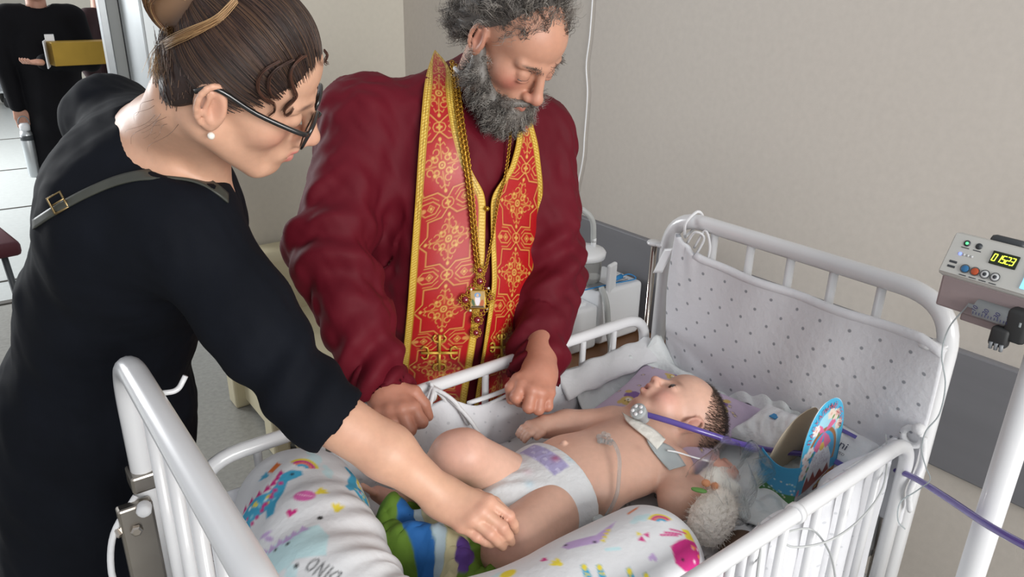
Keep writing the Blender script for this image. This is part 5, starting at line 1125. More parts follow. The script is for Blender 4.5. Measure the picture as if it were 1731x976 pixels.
# ============================================================ THINGS AROUND THE CRIB
def text_vf(s_, size):
    cu = bpy.data.curves.new('t', 'FONT'); cu.body = s_; cu.size = size; cu.extrude = 0; cu.align_x = 'CENTER'; ob = bpy.data.objects.new('t', cu); col.objects.link(ob)
    dg = bpy.context.evaluated_depsgraph_get(); me = bpy.data.meshes.new_from_object(ob.evaluated_get(dg)); V = np.array([v_.co[:] for v_ in me.vertices]).reshape(-1, 3); F = [tuple(p_.vertices) for p_ in me.polygons]
    bpy.data.objects.remove(ob); bpy.data.meshes.remove(me); bpy.data.curves.remove(cu); return V, F
def lettering(name, s_, size, O, ex, ey, mt, parent, en=None, shear=0):
    V, F = text_vf(s_, size); X = O+V[:, :1]*ex+V[:, 1:2]*ey; return link(name, npmesh(name, X, F, mt, False), parent)
mat('pump_body', '#c3c3be', .4, noise=(20, .02)); mat('pump_cover', '#b3a3a4', .18, trans=.35, ior=1.3); mat('pump_dark', '#3b3f43', .45); mat('ink', '#3a3d42', .6); mat('ink_blue', '#2b2f6a', .6)
mat('led_black', '#16200c', .2); mat('led', '#e8f53c', .3, emit=('#d8f23a', 2.2)); mat('lcd', '#7fc8ee', .2, emit=('#8fd0f2', .75)); mat('lcd_pink', '#e3a9c4', .3, emit=('#e3a9c4', .5)); mat('btn_blue', '#2f6f9f', .35); mat('btn_orange', '#b9502a', .35); mat('btn_grey', '#c9cbcc', .4); mat('led_green', '#3adf6a', .3, emit=('#59f08a', 1.5)); mat('led_blue', '#4a62ff', .3, emit=('#5b6cff', 3.0))
# --- infusion stand and syringe pump
px0 = A(1.040, -.172, 0)
sd = thing('infusion_stand', 'white painted infusion stand pole beside the crib', 'stand', px0)
tubeo('pole', [px0+A(0, 0, .09), px0+A(0, 0, 1.16)], .0195, 'white_enamel', sd, 18)
G().lathe([(.022, 0), (.03, .01), (.03, .05), (.022, .06)], px0+A(0, 0, .06), (0, 0, 1), 18).mk('hub', 'grey_plastic', sd)
for i in range(5):
    a = i*1.2566+.3; e = px0+A(.26*math.cos(a), .26*math.sin(a), .07); tubeo('foot', [px0+A(0, 0, .085), e], [.015, .011], 'white_enamel', sd, 10); G().lathe([(.006, -.01), (.026, -.009), (.028, 0), (.026, .009), (.006, .01)], e-A(0, 0, .04), (-math.sin(a), math.cos(a), 0), 14).mk('caster', 'rubber', sd)
O = P(1582, 459, 1.15); ex = A(-.03, -1, 0); ex /= np.linalg.norm(ex); eu = A(.45, 0, .89); eu -= ex*(eu@ex); eu /= np.linalg.norm(eu); en = np.cross(ex, eu); en = -en if en@(CAM-O) < 0 else en; RM = np.stack([ex, eu, en], 1)
pu = thing('syringe_pump', 'grey syringe pump with green digits clamped to the infusion stand', 'pump', O)
def L_(a, b, c=0.0): return O+ex*a+eu*b+en*c
boxo('housing', L_(.15, .034, -.052), (.30, .070, .104), 'pump_body', pu, .007, RM, True)
boxo('panel_rim', L_(.15, .034, .001), (.292, .062, .003), 'pump_body', pu, .001, RM)
wz = A(0, 0, 1.0); RV = np.stack([ex, np.cross(wz, ex), wz], 1); fb2 = np.cross(wz, ex); fb2 = fb2 if fb2[0] > 0 else -fb2
cv = boxo('clear_cover', O+ex*.155+fb2*.035-wz*.028, (.295, .06, .052), 'pump_cover', pu, .004, RV)
boxo('cover_step', O+ex*.17+fb2*.035-wz*.06, (.25, .05, .014), 'pump_cover', pu, .003, RV)
boxo('top_knob', L_(.06, .078, -.05), (.05, .016, .03), 'pump_dark', pu, .007, RM, True); boxo('lid', L_(.20, .074, -.06), (.16, .012, .07), 'white_plastic', pu, .004, RM)
ds = boxo('display', L_(.081, .043, .003), (.036, .020, .003), 'led_black', pu, .001, RM)
SEG = {'0': 'abcdef', '1': 'bc', '5': 'afgcd', '2': 'abged', '3': 'abgcd'}
for k, ch_ in enumerate('01523'):
    cx, cy, w_, h_ = .0685+k*.0061, .043, .0042, .0105; dg_ = G()
    ps = {'a': ((0, .5), (1, .5)), 'b': ((1, .5), (1, 0)), 'c': ((1, 0), (1, -.5)), 'd': ((0, -.5), (1, -.5)), 'e': ((0, 0), (0, -.5)), 'f': ((0, .5), (0, 0)), 'g': ((0, 0), (1, 0))}
    for sg in SEG[ch_]:
        (a0, b0), (a1, b1) = ps[sg]; q0 = L_(cx+(a0-.5)*w_+b0*.0016, cy+b0*h_, .0052); q1 = L_(cx+(a1-.5)*w_+b1*.0016, cy+b1*h_, .0052); dg_.tube([q0, q1], .0006, 5)
    if k == 3: dg_.box(L_(cx+.0036, cy-.0055, .0052), (.0012, .0012, .001), 0, RM)
    dg_.mk('digit', 'led', ds, False)
sc_ = boxo('screen', L_(.158, .034, .003), (.088, .048, .003), 'lcd', pu, .001, RM); boxo('screen_field', L_(.128, .036, .0047), (.016, .006, .001), 'lcd_pink', sc_, 0, RM)
for i, mt in enumerate(('btn_blue', 'btn_orange', 'btn_grey', 'btn_grey')):
    c = L_(.038+i*.0140, .0155, .003); b_ = G().lathe([(.0054, 0), (.0054, .0015), (.0044, .0022)], c, en, 18).mk('button', mt, pu)
    G().tube([c+en*.0015+(ex*math.cos(t_)+eu*math.sin(t_))*.0063 for t_ in np.linspace(0, 6.2832, 17)], .0005, 5, False).mk('button_ring', 'ink', b_)
    if i > 1: G().lathe([(.0028, 0), (.0028, .0026)], c, en, 12).mk('button_mark', 'ink', b_)
    boxo('caption', L_(.038+i*.0140, .0055, .003), (.010, .0012, .0006), 'ink', b_, 0, RM)
for a_, b_, mt in ((.025, .053, 'led_green'), (.042, .053, 'ink')): q_ = G().lathe([(.0048, 0), (.0048, .0014)], L_(a_, b_, .002), en, 14).mk('indicator', 'pump_dark', pu); G().lathe([(.0022, 0), (.0022, .002)], L_(a_, b_, .002), en, 10).mk('light', mt, q_); boxo('caption', L_(a_, b_-.0072, .0027), (.011, .0012, .0006), 'ink', q_, 0, RM)
for i in range(4): G().lathe([(.0026-.0006*(i > 0), 0), (.002, .0014)], L_(.022+i*.0056, .0355, .002), en, 10).mk('indicator', 'led_blue' if i == 0 else 'btn_grey', pu)
for b_ in (.021, .0135): boxo('slot', L_(.018, b_, .0027), (.011, .0035, .0008), 'pump_dark', pu, .0005, RM)
sy = thing('syringe', 'clear syringe lying in the pump with black plunger clamp', 'syringe', O+ex*.11)
sO = O+fb2*.001-wz*.036
G().lathe([(.003, 0), (.0035, .008), (.0135, .012), (.0135, .075), (.0155, .076), (.0155, .079)], sO+ex*.056, ex, 22).mk('barrel', 'clear_tint', sy)
G().lathe([(.0125, 0), (.0135, .002), (.0135, .014), (.0125, .016)], sO+ex*.112, ex, 20).mk('plunger', 'ink_blue', sy)
for i, n_ in enumerate(('10', '20', '30')): lettering('scale_mark', n_, .010, sO+ex*(.074+i*.0155)-fb2*.0145+wz*.002, eu*.6-ex*.8 if False else wz*.9+ex*.3, -ex*.9+wz*.3, 'ink_blue', sy)
for i in range(12): boxo('scale_tick', sO+ex*(.070+i*.0042)-fb2*.0137-wz*.004, (.0006, .0006, .004), 'ink_blue', sy, 0, RV)
G().box(sO+ex*.128-wz*.006, (.03, .03, .05), .006, RV).box(sO+ex*.112-wz*.028-fb2*.01, (.025, .018, .03), .005, RV).mk('clamp', 'rubber', sy)
for i in range(3): tubeo('clamp_tooth', [sO+ex*(.106+i*.007)-wz*.036-fb2*.02, sO+ex*(.106+i*.007)-wz*.046-fb2*.018], .0028, 'grey_plastic', sy, 7)
tag(tubeo('infusion_line', spl([sO+ex*.056, P(1604, 555, 1.16), P(1592, 600, 1.17), P(1598, 650, 1.18), P(1588, 700, 1.20), P(1565, 730, 1.22), P(1558, 760, 1.24), P(1565, 790, 1.26), P(1572, 812, 1.27), P(1550, 830, 1.28), P(1522, 850, 1.29), P(1518, 880, 1.29), P(1530, 895, 1.29)], 10), .0011, 'clear_tint', None, 6), 'thin clear infusion line hanging from the syringe pump along the crib post', 'tube')
wire = [P(1497, 735, 1.36), P(1500, 775, 1.30), P(1490, 830, 1.27), P(1452, 880, 1.22), P(1400, 915, 1.17), P(1340, 925, 1.15), P(1322, 905, 1.16), P(1370, 895, 1.19), P(1400, 930, 1.16), P(1412, 976, 1.12), P(1414, 1020, 1.1)]
tag(tubeo('sensor_cable', spl(wire, 10), .0017, mat('cable_grey', '#b9bcbc', .4), None, 7), 'grey sensor cable looping down outside the near side rail', 'cable')
tag(tubeo('monitor_lead', spl([P(1283, 885, 1.14), P(1285, 930, 1.10), P(1280, 976, 1.07), P(1278, 1020, 1.05)], 8), .0022, 'cable_grey', None, 8), 'grey lead hanging over the middle of the near rail', 'cable')
kn = thing('cloth_tie', 'white tied strap knotted at the near head corner of the rail', 'strap', A(L-.05, 0, ZR))
c = A(L-.055, 0, ZR); G().tube([c+A(.004, .017*math.cos(t_), .017*math.sin(t_)) for t_ in np.linspace(0, 6.28, 14)], .006, 8, False).mk('loop', 'cotton', kn); G().box(c+A(0, -.008, .022), (.022, .02, .018), .007).mk('knot', 'cotton', kn)
tubeo('tail', spl([c+A(0, -.02, .01), c+A(.012, -.024, -.05), c+A(-.005, -.022, -.10), c+A(.008, -.026, -.15)], 6), [.006]*18+[.004], 'cotton', kn, 6)
kt = thing('post_tie', 'white cloth tie hanging from the far foot post', 'strap', A(-.02, W, .85))
tubeo('tail', spl([A(-.02, W-.02, .845), A(-.06, W-.03, .80), A(-.075, W-.04, .74), A(-.07, W-.05, .69), A(-.085, W-.06, .66)], 6), [.005]*20+[.008]*5, 'cotton', kt, 7); G().box(A(-.10, W-.075, .64), (.05, .03, .05), .012).mk('gathered_end', 'cotton', kt); G().lathe([(.008, 0), (.011, .006), (.011, .018), (.007, .024)], A(-.012, W-.035, .835), (-.3, -1, 0), 12).mk('knot', 'cotton', kt)

# --- Easter cake box
mat('card', attr=True, rough=.35, coat=.25); mat('card_inside', '#cfc3ae', .8); mat('text_red', '#c3475c', .5)
eb = thing('easter_box', 'colourful arched cardboard Easter cake box standing inside the near rail', 'box', A(1.03, .14, MT))
bx0, by0, bw, bd, bz = .955, .100, .128, .080, MT+.012; lean = .10
def arch(w_, h_, n=60, m=60):
    u, v = np.meshgrid(np.linspace(-1, 1, n), np.linspace(0, 1, m), indexing='ij'); half = np.where(v < .55, 1.0, np.sqrt(np.clip(1-((v-.55)/.45)**2, 0, 1))**.85); half = np.maximum(half, .02); return u*half*w_/2, v*h_
au, av = arch(bw, .205, 110, 150); ep = Paint(au, av, '#49b4dd', .0007); EX, EZ = A(1, 0, 0), A(0, -lean*.0+.0, 1)
rim_ = np.abs(np.linspace(-1, 1, 110))[:, None]*np.ones((1, 150)); hb_ = bw/2
ep.put((av*0+(.135-av)*1).ravel()*0+1, '#ffffff')
for e_ in (0,):
    d2 = np.hypot(au/.0655, np.clip(av-.118, 0, 1)/.088)-1; ep.put(-(d2*.06).ravel(), '#f2f3f4'); d3 = np.hypot(au/.056, np.clip(av-.118, 0, 1)/.075)-1
ep.ell((0, .10), .05, .055, 0, '#8fd3ec'); ep.ell((.01, .16), .035, .02, 0, '#a9dff0')
for r_, cl in ((.050, '#a8703c'), (.043, '#3ba6d8')): ep.poly(np.vstack([arc((0, .085), r_, -.3, 3.44, 24, r_*1.25)]), cl)
ep.poly([(-.042, .035), (-.036, .075), (-.02, .10), (0, .108), (.022, .10), (.037, .075), (.043, .035)], '#eceef2'); ep.poly([(-.042, .035), (-.034, .055), (-.026, .04), (-.016, .06), (-.006, .042), (.006, .058), (.018, .044), (.03, .062), (.043, .035), (.045, .01), (-.045, .01)], '#9c4f45')
for i in range(40): ep.line(xf(arc((0, 0), 1, 0, 4, 7), (R.uniform(-.025, .028), R.uniform(.065, .10)), R.uniform(0, 6), .0035), .0008, '#c2b8c4')
ep.ell((0, .108), .009, .009, 0, '#e3c25a')
for a, l_ in ((2.6, .034), (.5, .034), (4.1, .04), (5.2, .04)): ep.poly(xf([(0, 0), (.5, .22), (1, .28), (1, -.2), (.5, -.2)], (0, .138), a, l_), '#e26f9c')
for c_ in ((-.05, .10), (-.046, .082), (-.038, .108), (-.052, .065), (-.03, .15), (.03, .165), (.044, .14), (.012, .172)):
    for k in range(6): ep.ell((c_[0]+.0065*math.cos(k), c_[1]+.0065*math.sin(k)), .0055, .0045, k, '#f3e9e6' if c_[0] < .0 else '#f1dfcf')
    ep.ell(c_, .003, .003, 0, '#e9b9a8'); ep.ell((c_[0]+.009, c_[1]-.009), .005, .0025, .8, '#5f9a4a')
for i in range(14): ep.ell((R.uniform(-.06, .06), R.uniform(.01, .03)), .006, .004, R.uniform(0, 3), R.choice(('#d98a9c', '#c9708a', '#e6c3cc')))
ep.poly([(-.08, 0), (.08, 0), (.08, .034), (.045, .045), (-.03, .022), (-.08, .02)], '#e7e9ea')
for c_, cl in (((.012, .022), '#b9732e'), ((.027, .029), '#c98a2e'), ((.04, .034), '#a83c34'), ((.053, .036), '#c75a48'), ((.002, .017), '#8f3a2c')): ep.ell(c_, .009, .0075, .4, cl); ep.ell((c_[0], c_[1]+.003), .004, .002, .4, '#e3c25a')
for k in range(4): ep.line([(-.055, .02-k*.0035), (-.022, .025-k*.0035)], .0009, '#7d8288')
Xf = np.stack([bx0+bw/2+au, by0-.0*av+lean*.12*av, bz+av], -1); V, F = solid_sheet(Xf, .0015)
N0 = np.cross(Xf[1, 1]-Xf[0, 1], Xf[0, 2]-Xf[0, 1]); cl = ep.c
if N0[1] > 0: V, F = solid_sheet(Xf[::-1], .0015); cl = cl.reshape(110, 150, 3)[::-1].reshape(-1, 3)
link('front_panel', npmesh('front_panel', V, F, 'card', True, np.concatenate([cl, np.tile(np.array(lin('#cfc3ae')), (len(cl), 1))])), eb)
for i, ch_ in enumerate('ПАСХАЛЬНЫЙ ДЕНЬ'):
    if ch_ == ' ': continue
    a = 2.93-i*.19; r1, r2 = .0515, .072; c_ = A(bx0+bw/2+r1*math.cos(a), by0-.0022+lean*.12*(.120+r2*math.sin(a)), bz+.120+r2*math.sin(a)); tx = A(math.sin(a), 0, -math.cos(a)); ty = A(math.cos(a), 0, math.sin(a)); lettering('letter', ch_, .0155, c_-ty*.006, tx, ty, 'text_red', eb)
bu, bv = arch(bw, .165, 40, 50); Xb = np.stack([bx0+bw/2+bu, by0+bd-(bd-.03)*bv/.205, bz+bv], -1); V, F = solid_sheet(Xb, .0015); link('back_panel', npmesh('back_panel', V, F, 'card_inside'), eb)
su, sv = np.meshgrid(np.linspace(0, bd, 50), np.linspace(0, 1, 60), indexing='ij'); hh2 = .088-.018*np.sin(su/bd*math.pi)
for xx, nm in ((bx0, 'side_panel'), (bx0+bw, 'side_panel')):
    sp_ = Paint(su, sv*.09, '#3a97c4', .001); sp_.poly([(-.01, -.01), (.1, -.01), (.1, .018), (.06, .026), (.03, .02), (-.01, .03)], '#3f7a3a')
    for k in range(26): sp_.ell((R.uniform(0, bd), R.uniform(.01, .06)), .0018, .0018, 0, R.choice(('#cfe3e6', '#e6dcc0', '#9cc7b4')))
    X = np.stack([np.full_like(su, xx), by0+su, bz+sv*hh2], -1); V, F = solid_sheet(X, .0015); link(nm, npmesh(nm, V, F, 'card', True, np.concatenate([sp_.c, sp_.c])), eb)
boxo('base', (bx0+bw/2, by0+bd/2, bz-.004), (bw, bd, .004), 'card_inside', eb, .0005)

# --- packs and clear wrapping
mat('film', '#e4e6e8', .22, bump=(40, .5, .01), coat=.4); mat('pack_purple', '#5f57a6', .4); mat('pack_navy', '#232a4a', .4); mat('pack_red', '#b32a36', .4); mat('pack_blue', '#3a8dc4', .4)
def puff(name, cor, h_, mt, label, cat, seed):
    u, v, B, hh = pillow_grid(cor, h_, 40, 40); c_ = [A(*q) for q in cor]; nrm = np.cross(c_[1]-c_[0], c_[3]-c_[0]); nrm /= np.linalg.norm(nrm); w_ = .006*pnoise(B*45, seed)*np.minimum(1, hh/.01)
    X = B+nrm*(hh+w_)[..., None]; Y = B-nrm*(hh*.8)[..., None]; V = np.concatenate([X.reshape(-1, 3), Y.reshape(-1, 3)]); F = np.concatenate([gridF(40, 40), gridF(40, 40)[:, ::-1]+1600]); t = thing(name, label, cat, c_[0]); link('wrapper', npmesh(name, V, F, mt), t); return t, X, nrm
t1, X1, n1 = puff('wet_wipes_pack', [(1.03, .20, .745), (1.135, .145, .80), (1.10, .27, .80), (1.0, .30, .745)], .022, 'film', 'crumpled white pack of wipes with blue corner behind the Easter box', 'pack', 3)
boxo('blue_mark', X1[26, 24]+n1*.002, (.016, .014, .002), 'pack_blue', t1, 0)
t2, X2, n2 = puff('nappy_pack', [(1.08, .045, .735), (1.145, .05, .80), (1.14, .20, .82), (1.07, .16, .74)], .018, 'film', 'white plastic pack with purple stripe between Easter box and headboard', 'pack', 5)
def on_pack(a, b, w_, h_, mt, nm, txt=None):
    i, j = int(a*39), int(b*39); c_ = X2[i, j]+n2*.004; e1 = X2[i, min(j+4, 39)]-X2[i, max(j-4, 0)]; e1 /= np.linalg.norm(e1); e1 = -e1; e2 = np.cross(n2, e1); e2 = e2 if e2[2] > 0 else -e2
    if txt: lettering(nm, txt, h_, c_, e1, e2, mt, t2)
    else: boxo(nm, c_, (w_, h_, .0015), mt, t2, 0, np.stack([e1, e2, np.cross(e1, e2)], 1))
on_pack(.86, .5, .06, .007, 'pack_purple', 'stripe'); on_pack(.5, .42, .02, .022, 'pack_navy', 'lettering', 'ni'); on_pack(.36, .42, .02, .007, 'ink', 'small_print', 'MED'); on_pack(.2, .5, .05, .010, 'pack_purple', 'stripe')

# --- stuffed toy and clear bag beside the near arm
mat('fluff', '#f6f0e6', .9, bump=(160, .8, .006)); mat('toy_brown', '#5d4636', .85); mat('leaf_green', '#5f8f45', .6); mat('toy_orange', '#c98a63', .7); mat('poly_bag', '#ffffff', .06, trans=1.0, ior=1.08, alpha=.55, bump=(60, .6, .01))
ty = thing('plush_toy', 'white fluffy toy with a green leaf lying by the near rail', 'toy', A(.765, .135, MT))
S = SDF((.69, .06, .69), (.86, .22, .85), .003); S.ell((.768, .138, .757), (.042, .036, .034), None, .015); S.ell((.745, .13, .75), (.03, .03, .03), None, .015); S.ell((.79, .145, .77), (.028, .026, .024), None, .015); V, F = S.mesh(); N_ = vnormals(V, F); V = V+N_*(.0028*pnoise(V*150, 2)+.002*pnoise(V*320, 3))[:, None]; link('body', npmesh('body', V, F, 'fluff'), ty)
idx = rng.choice(len(V), 900); dd = N_[idx]+rng.normal(size=(900, 3))*.5; t = np.linspace(0, 1, 4)[None, :, None]; sv, sf = strand_mesh(V[idx][:, None]+dd[:, None]*t*.006, np.full(900, .0004)); tag(link('fur', npmesh('fur', sv, sf, 'fluff'), ty), kind='stuff')
for p_, r_, mt, nm in (((.752, .162, .803), (.006, .014, .0035), 'leaf_green', 'leaf'), ((.775, .166, .805), (.008, .008, .006), 'toy_orange', 'berry'), ((.79, .158, .798), (.007, .007, .006), 'toy_orange', 'berry')):
    S = SDF(A(*p_)-.025, A(*p_)+.025, .002); S.ell(p_, r_, rotm('Z', .6), .003); V, F = S.mesh(); link(nm, npmesh(nm, V, F, mt), ty)
S = SDF((.70, .04, .69), (.86, .2, .76), .004); S.ell((.79, .095, .715), (.042, .03, .014), None, .01); V, F = S.mesh(); link('brown_base', npmesh('brown_base', V, F, 'toy_brown'), ty)
cuff = SDF((.78, .14, .70), (.9, .25, .82), .003); cuff.cone((.822, .192, .756), (.838, .193, .762), .029, .029, .004); cuff.cone((.815, .182, .748), (.85, .163, .760), .014, .016, .01); V, F = cuff.mesh(); N_ = vnormals(V, F); tag(link('wrist_bandage', npmesh('wrist_bandage', V+N_*(.0012*pnoise(V*180, 4))[:, None], F, 'gauze')), 'white bandage wrapped round the child\'s near wrist', 'bandage')
def bag(u, v):
    th = u*2*math.pi; cx = .845; cy = .165; rr_ = .052+.014*np.sin(3*th+4*v)+.008*np.sin(7*th+9*v); x = cx+rr_*1.35*np.cos(th)*(.75+.35*np.sin(v*3.1)); y = cy+rr_*.85*np.sin(th)*(.75+.35*np.sin(v*3.1)); z = MT+.018+.115*v+.012*np.sin(5*th+2)*v+.006*np.sin(11*th+7*v)
    return S3(x, y, z)
tag(sheet('plastic_bag', bag, 90, 26, .3, .12, .0008, 'poly_bag'), 'crinkled clear plastic bag around the child\'s near hand', 'bag')

# ============================================================ SUCTION UNIT AND BEDSIDE CABINET
mat('wood_brown', '#7a5334', .5, noise=(6, .25, (1, 1, 8)), bump=(40, .1, .002)); mat('jar_clear', '#c9c9c6', .1, trans=.7, ior=1.15); mat('blue_plastic', '#2f86c4', .35); mat('tube_milky', '#c9ccca', .25, trans=.3, ior=1.2)
nsd = thing('bedside_cabinet', 'brown wooden bedside cabinet beyond the far rail', 'cabinet', (1.27, .95, 0))
bz_ = .60; boxo('top', (1.285, .965, bz_-.012), (.40, .40, .024), 'wood_brown', nsd, .004); boxo('body', (1.285, .965, .30), (.38, .38, .55), 'wood_brown', nsd, .004); d_r = boxo('drawer', (1.285, .767, .49), (.34, .016, .13), 'wood_brown', nsd, .003); G().lathe([(.006, 0), (.006, .012), (.012, .016), (.012, .022)], (1.285, .76, .49), (0, -1, 0), 12).mk('knob', 'steel', d_r); boxo('door', (1.285, .767, .24), (.34, .016, .34), 'wood_brown', nsd, .003)
for sx in (-1, 1):
    for sy_ in (-1, 1): boxo('foot', (1.285+sx*.16, .965+sy_*.16, .013), (.03, .03, .026), 'rubber', nsd, .003)
su_ = thing('suction_unit', 'white medical suction unit with collection jar on the bedside cabinet', 'suction unit', (1.32, .99, bz_))
boxo('housing', (1.362, 1.035, bz_+.090), (.175, .17, .17), 'white_plastic', su_, .012, None, True); boxo('side_housing', (1.22, 1.035, bz_+.07), (.10, .17, .135), 'white_plastic', su_, .01, None, True)
boxo('control_panel', (1.30, 1.03, bz_+.177), (.05, .12, .006), 'grey_plastic', su_, .002); boxo('handle', (1.325, .962, bz_+.205), (.045, .014, .095), 'white_plastic', su_, .006, rotz(.3)); boxo('switch', (1.22, .985, bz_+.142), (.04, .03, .012), 'white_plastic', su_, .004)
for i in range(2): boxo('print_line', (1.39, .985+i*.012, bz_+.1757), (.06, .002, .0006), 'ink', su_, 0)
jc = A(1.295, 1.05, bz_+.176); jr = G().lathe([(.045, 0), (.052, .01), (.054, .075), (.05, .08)], jc, (0, 0, 1), 26).mk('jar', 'jar_clear', su_); G().lathe([(.052, 0), (.062, .002), (.064, .018), (.058, .026), (.02, .034), (.004, .036)], jc+A(0, 0, .075), (0, 0, 1), 30).mk('lid', 'white_plastic', jr)
for i, (dx, dy, hh3) in enumerate(((.025, -.01, .0), (-.028, .0, .0))):
    b_ = jc+A(dx, dy, .10); G().lathe([(.008, 0), (.008, .03), (.006, .034)], b_, (0, 0, 1), 12).mk('port', 'white_plastic', jr)
    tubeo('hose', spl([b_+A(0, 0, .02), b_+A(-.005, .01, .09-.035*i), b_+A(-.05, .04, .125-.045*i), b_+A(-.10, .08, .095-.04*i), b_+A(-.13, .10, .0)], 8), .0085, 'tube_milky', jr, 10)
tubeo('drain_hose', spl([A(1.28, .955, bz_+.19), A(1.275, .925, bz_+.15), A(1.285, .92, bz_+.07), A(1.27, .89, bz_+.012), A(1.20, .86, bz_+.011), A(1.10, .87, bz_+.011)], 8), .0085, 'tube_milky', su_, 10)
tubeo('connector', [A(1.355, .985, bz_+.186), A(1.395, .99, bz_+.188)], [.006, .008], 'blue_plastic', su_, 10)
tubeo('thin_line', spl([A(1.39, .99, bz_+.188), A(1.44, 1.0, bz_+.182), A(1.43, .965, bz_+.18), A(1.34, .972, bz_+.182), A(1.24, .985, bz_+.18)], 8), .002, 'blue_plastic', su_, 6)
tag(tubeo('wall_cable', spl([onx(1003, -20, 1.494), onx(997, 60, 1.494), onx(991, 110, 1.494), onx(993, 160, 1.494), onx(988, 230, 1.494), onx(985, 270, 1.494), onx(973, 330, 1.494), onx(960, 400, 1.494)], 8), .0021, 'white_plastic', None, 8), 'thin white cable hanging down the wall behind the priest', 'cable')

# ============================================================ CORRIDOR
mat('black_cloth', '#0c0c10', .8, noise=(9, .2), spec=.15); mat('maroon_cloth', '#2a0c12', .75); mat('gold_card', '#a8872f', .38, .35, noise=(10, .1)); mat('trolley_metal', '#c9ced2', .3, .6); mat('maroon_seat', '#4a1420', .5)
def standing(label, ref, sh, hgt, turn, cloth, arms_):
    """simple clothed standing figure; ref = foot point, sh = shoulder height"""
    t = thing('person', label, 'person', ref); f_ = A(math.cos(turn), math.sin(turn), 0); l_ = A(-math.sin(turn), math.cos(turn), 0); o = A(*ref)
    w_ = lambda f, l, z: o+f_*f+l_*l+A(0, 0, z)
    S = SDF(o+A(-.45, -.45, 0), o+A(.45, .45, hgt), .011); S.cone(w_(0, -.15, sh-.03), w_(0, .15, sh-.03), .07, .07, .04); S.cone(w_(0, 0, sh+.02), w_(0, 0, sh-.06), .055, .08, .04); S.ell(w_(0, 0, sh-.22), (.12, .19, .22), np.stack([f_, l_, A(0, 0, 1)], 1), .05); S.cone(w_(0, 0, sh-.35), w_(0, 0, .06), .16, .21, .05)
    for a in arms_: S.chain([w_(*p_) for p_ in a], [.062, .055, .045], .03)
    S.cone(w_(0, 0, sh+.06), w_(0, 0, sh+.16), .075, .085, .01, 's'); V, F = S.mesh(); N_ = vnormals(V, F); link('cassock', npmesh('cassock', V+N_*(.006*pnoise(V*A(18, 18, 5), 7))[:, None], F, cloth), t)
    S = SDF(o+A(-.5, -.5, sh-.75), o+A(.5, .5, hgt+.03), .006); hd = Head(S, w_(.02, 0, sh+.175), np.stack([f_, l_, A(0, 0, 1)], 1), 1.0); build_head(S, hd); hd.cone((-.02, 0, -.06), (-.03, 0, -.2), .052, .055, .02)
    for a in arms_:
        e = w_(*a[1]); h_ = w_(*a[2]); d_ = (h_-e)/np.linalg.norm(h_-e); sd_ = np.cross(d_, A(0, 0, 1)); sd_ = sd_/np.linalg.norm(sd_) if np.linalg.norm(sd_) > .2 else l_; S.cone(e+d_*.1, h_, .032, .026, .02); m = [h_+d_*.08+sd_*x for x in (.03, .01, -.01, -.03)]; p_ = [q+d_*.035-f_*.0 for q in m]; tp = [q+d_*.02+np.cross(sd_, d_)*.02 for q in p_]; hand(S, h_+d_*.01, m, p_, tp, [h_+d_*.03+sd_*.025, h_+d_*.055+sd_*.045, h_+d_*.08+sd_*.05], .0095, None, .027, .004)
    V, F = S.mesh(); q = hd.loc(V); c = np.tile(np.array(lin('#b98a75')), (len(V), 1)); c = np.where((np.abs(q) < .14).all(1)[:, None], paint_head(q, c, .4, '#a05a55', '#3a2e28'), c); link('body', npmesh('body', V, F, 'skin', True, c), t)
    S = SDF(o+A(-.3, -.3, sh), o+A(.3, .3, hgt+.08), .006); hh4 = Head(S, hd.c, hd.M, 1.0); hh4.ell((-.018, 0, .04), (.104, .086, .092)); S.cut(hh4.w((.05, 0, .06)), hd.M@A(.8, 0, -.6), .01); S.cut(hh4.w((0, 0, -.06)), hd.M@A(.3, 0, -.95), .01); V, F = S.mesh(); link('hair', npmesh('hair', V, F, 'black_cloth'), t)
    return t, w_
m1 = P(72, 60, 4.55); m1[2] = 0; tn = math.atan2(CAM[1]-m1[1], CAM[0]-m1[0])
man, wv = standing('person in a long black cassock holding a gold box in the corridor', tuple(m1), 1.40, 1.78, tn+.1, 'black_cloth', [((0, -.19, 1.36), (0, -.23, 1.08), (.03, -.21, .86)), ((0, .19, 1.36), (.02, .23, 1.10), (.22, -.04, 1.12))])
boxo('name_badge', wv(.125, .02, 1.24), (.05, .05, .06), 'white_plastic', man, .003, rotz(tn))
gb = thing('gift_box', 'gold cardboard box with an open flap held by the person in black', 'box', wv(.32, .1, 1.13)); boxo('body', wv(.30, .18, 1.175), (.15, .40, .13), 'gold_card', gb, .003, rotz(tn+.25)); boxo('flap', wv(.36, -.035, 1.175), (.13, .006, .15), 'white_plastic', gb, .001, rotz(tn-.1))
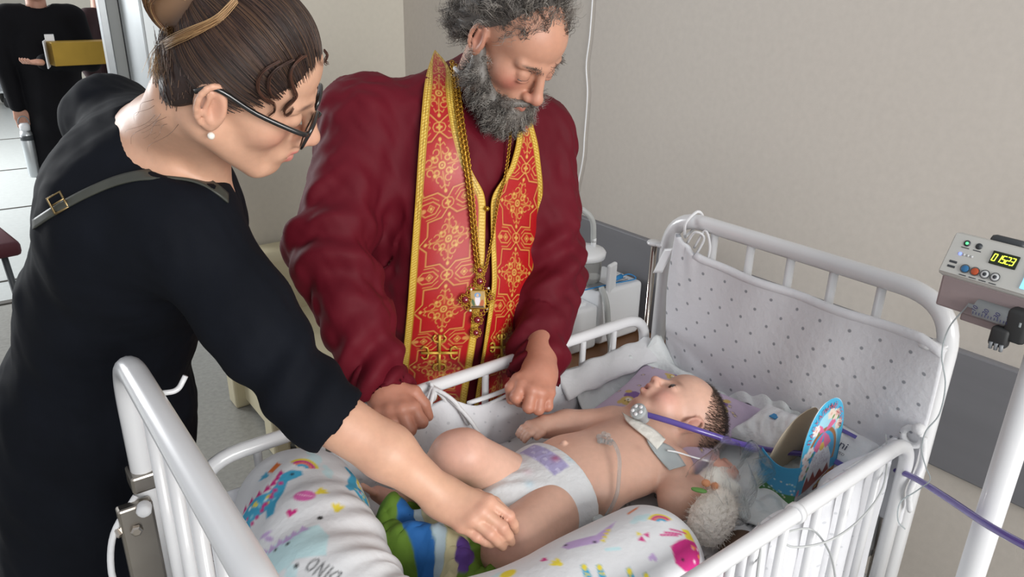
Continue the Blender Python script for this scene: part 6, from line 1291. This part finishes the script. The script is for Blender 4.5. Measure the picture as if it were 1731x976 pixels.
fl = thing('flask', 'steel flask with a dark collar carried by the person in black', 'flask', wv(.06, -.20, .40)); G().lathe([(.03, 0), (.036, .01), (.036, .26), (.028, .29)], wv(.06, -.20, .42), (0, 0, 1), 18).mk('body', 'alu', fl); G().lathe([(.037, 0), (.037, .03)], wv(.06, -.20, .65), (0, 0, 1), 18).mk('collar', 'pump_dark', fl); G().lathe([(.028, 0), (.03, .03), (.02, .045)], wv(.06, -.20, .71), (0, 0, 1), 18).mk('cap', 'white_plastic', fl)
G().tube([wv(.06, -.20+.03*math.cos(a), .75+.045*math.sin(a)) for a in np.linspace(0, 3.14, 9)], .004, 6).mk('carry_loop', 'grey_plastic', fl)
m2 = P(178, 60, 5.3); m2[2] = 0; standing('person in dark maroon partly hidden behind the door frame', tuple(m2), 1.36, 1.72, tn+.9, 'maroon_cloth', [((0, -.19, 1.3), (0, -.22, 1.02), (.06, -.2, .8)), ((0, .19, 1.3), (0, .22, 1.02), (.06, .2, .8))])
tw = onz(14, 182, 0); tr_ = thing('trolley', 'pale metal trolley on castors far down the corridor', 'trolley', tw)
for dx in (0, -.75):
    for dy in (0, .5):
        b_ = tw+A(dx, dy, 0); tubeo('post', [b_+A(0, 0, .12), b_+A(0, 0, 1.25)], .018, 'trolley_metal', tr_, 8); G().lathe([(.02, -.02), (.06, -.018), (.065, 0), (.06, .018), (.02, .02)], b_+A(0, 0, .065), (1, .3, 0), 14).mk('castor', 'rubber', tr_)
for z_ in (.2, .65, 1.1): boxo('shelf', tw+A(-.375, .25, z_), (.8, .55, .03), 'trolley_metal', tr_, .005)
tubeo('push_bar', bend([tw+A(0, 0, 1.2), tw+A(.12, 0, 1.3), tw+A(.12, .5, 1.3), tw+A(0, .5, 1.2)], .05), .016, 'trolley_metal', tr_, 8)
so = onz(20, 400, .46); stl = thing('stool', 'maroon upholstered stool at the left edge near the doorway', 'stool', (so[0]-.2, so[1]+.1, 0)); G().box((so[0]-.20, so[1]+.05, .425), (.40, .36, .07), .02, rotz(.15)).mk('seat', 'maroon_seat', stl)
for dx, dy in ((-.15, -.12), (.15, -.12), (-.15, .12), (.15, .12)): tubeo('leg', [A(so[0]-.2+dx, so[1]+.05+dy, .40), A(so[0]-.2+dx*1.15, so[1]+.05+dy*1.15, .0)], .013, 'pump_dark', stl, 8)
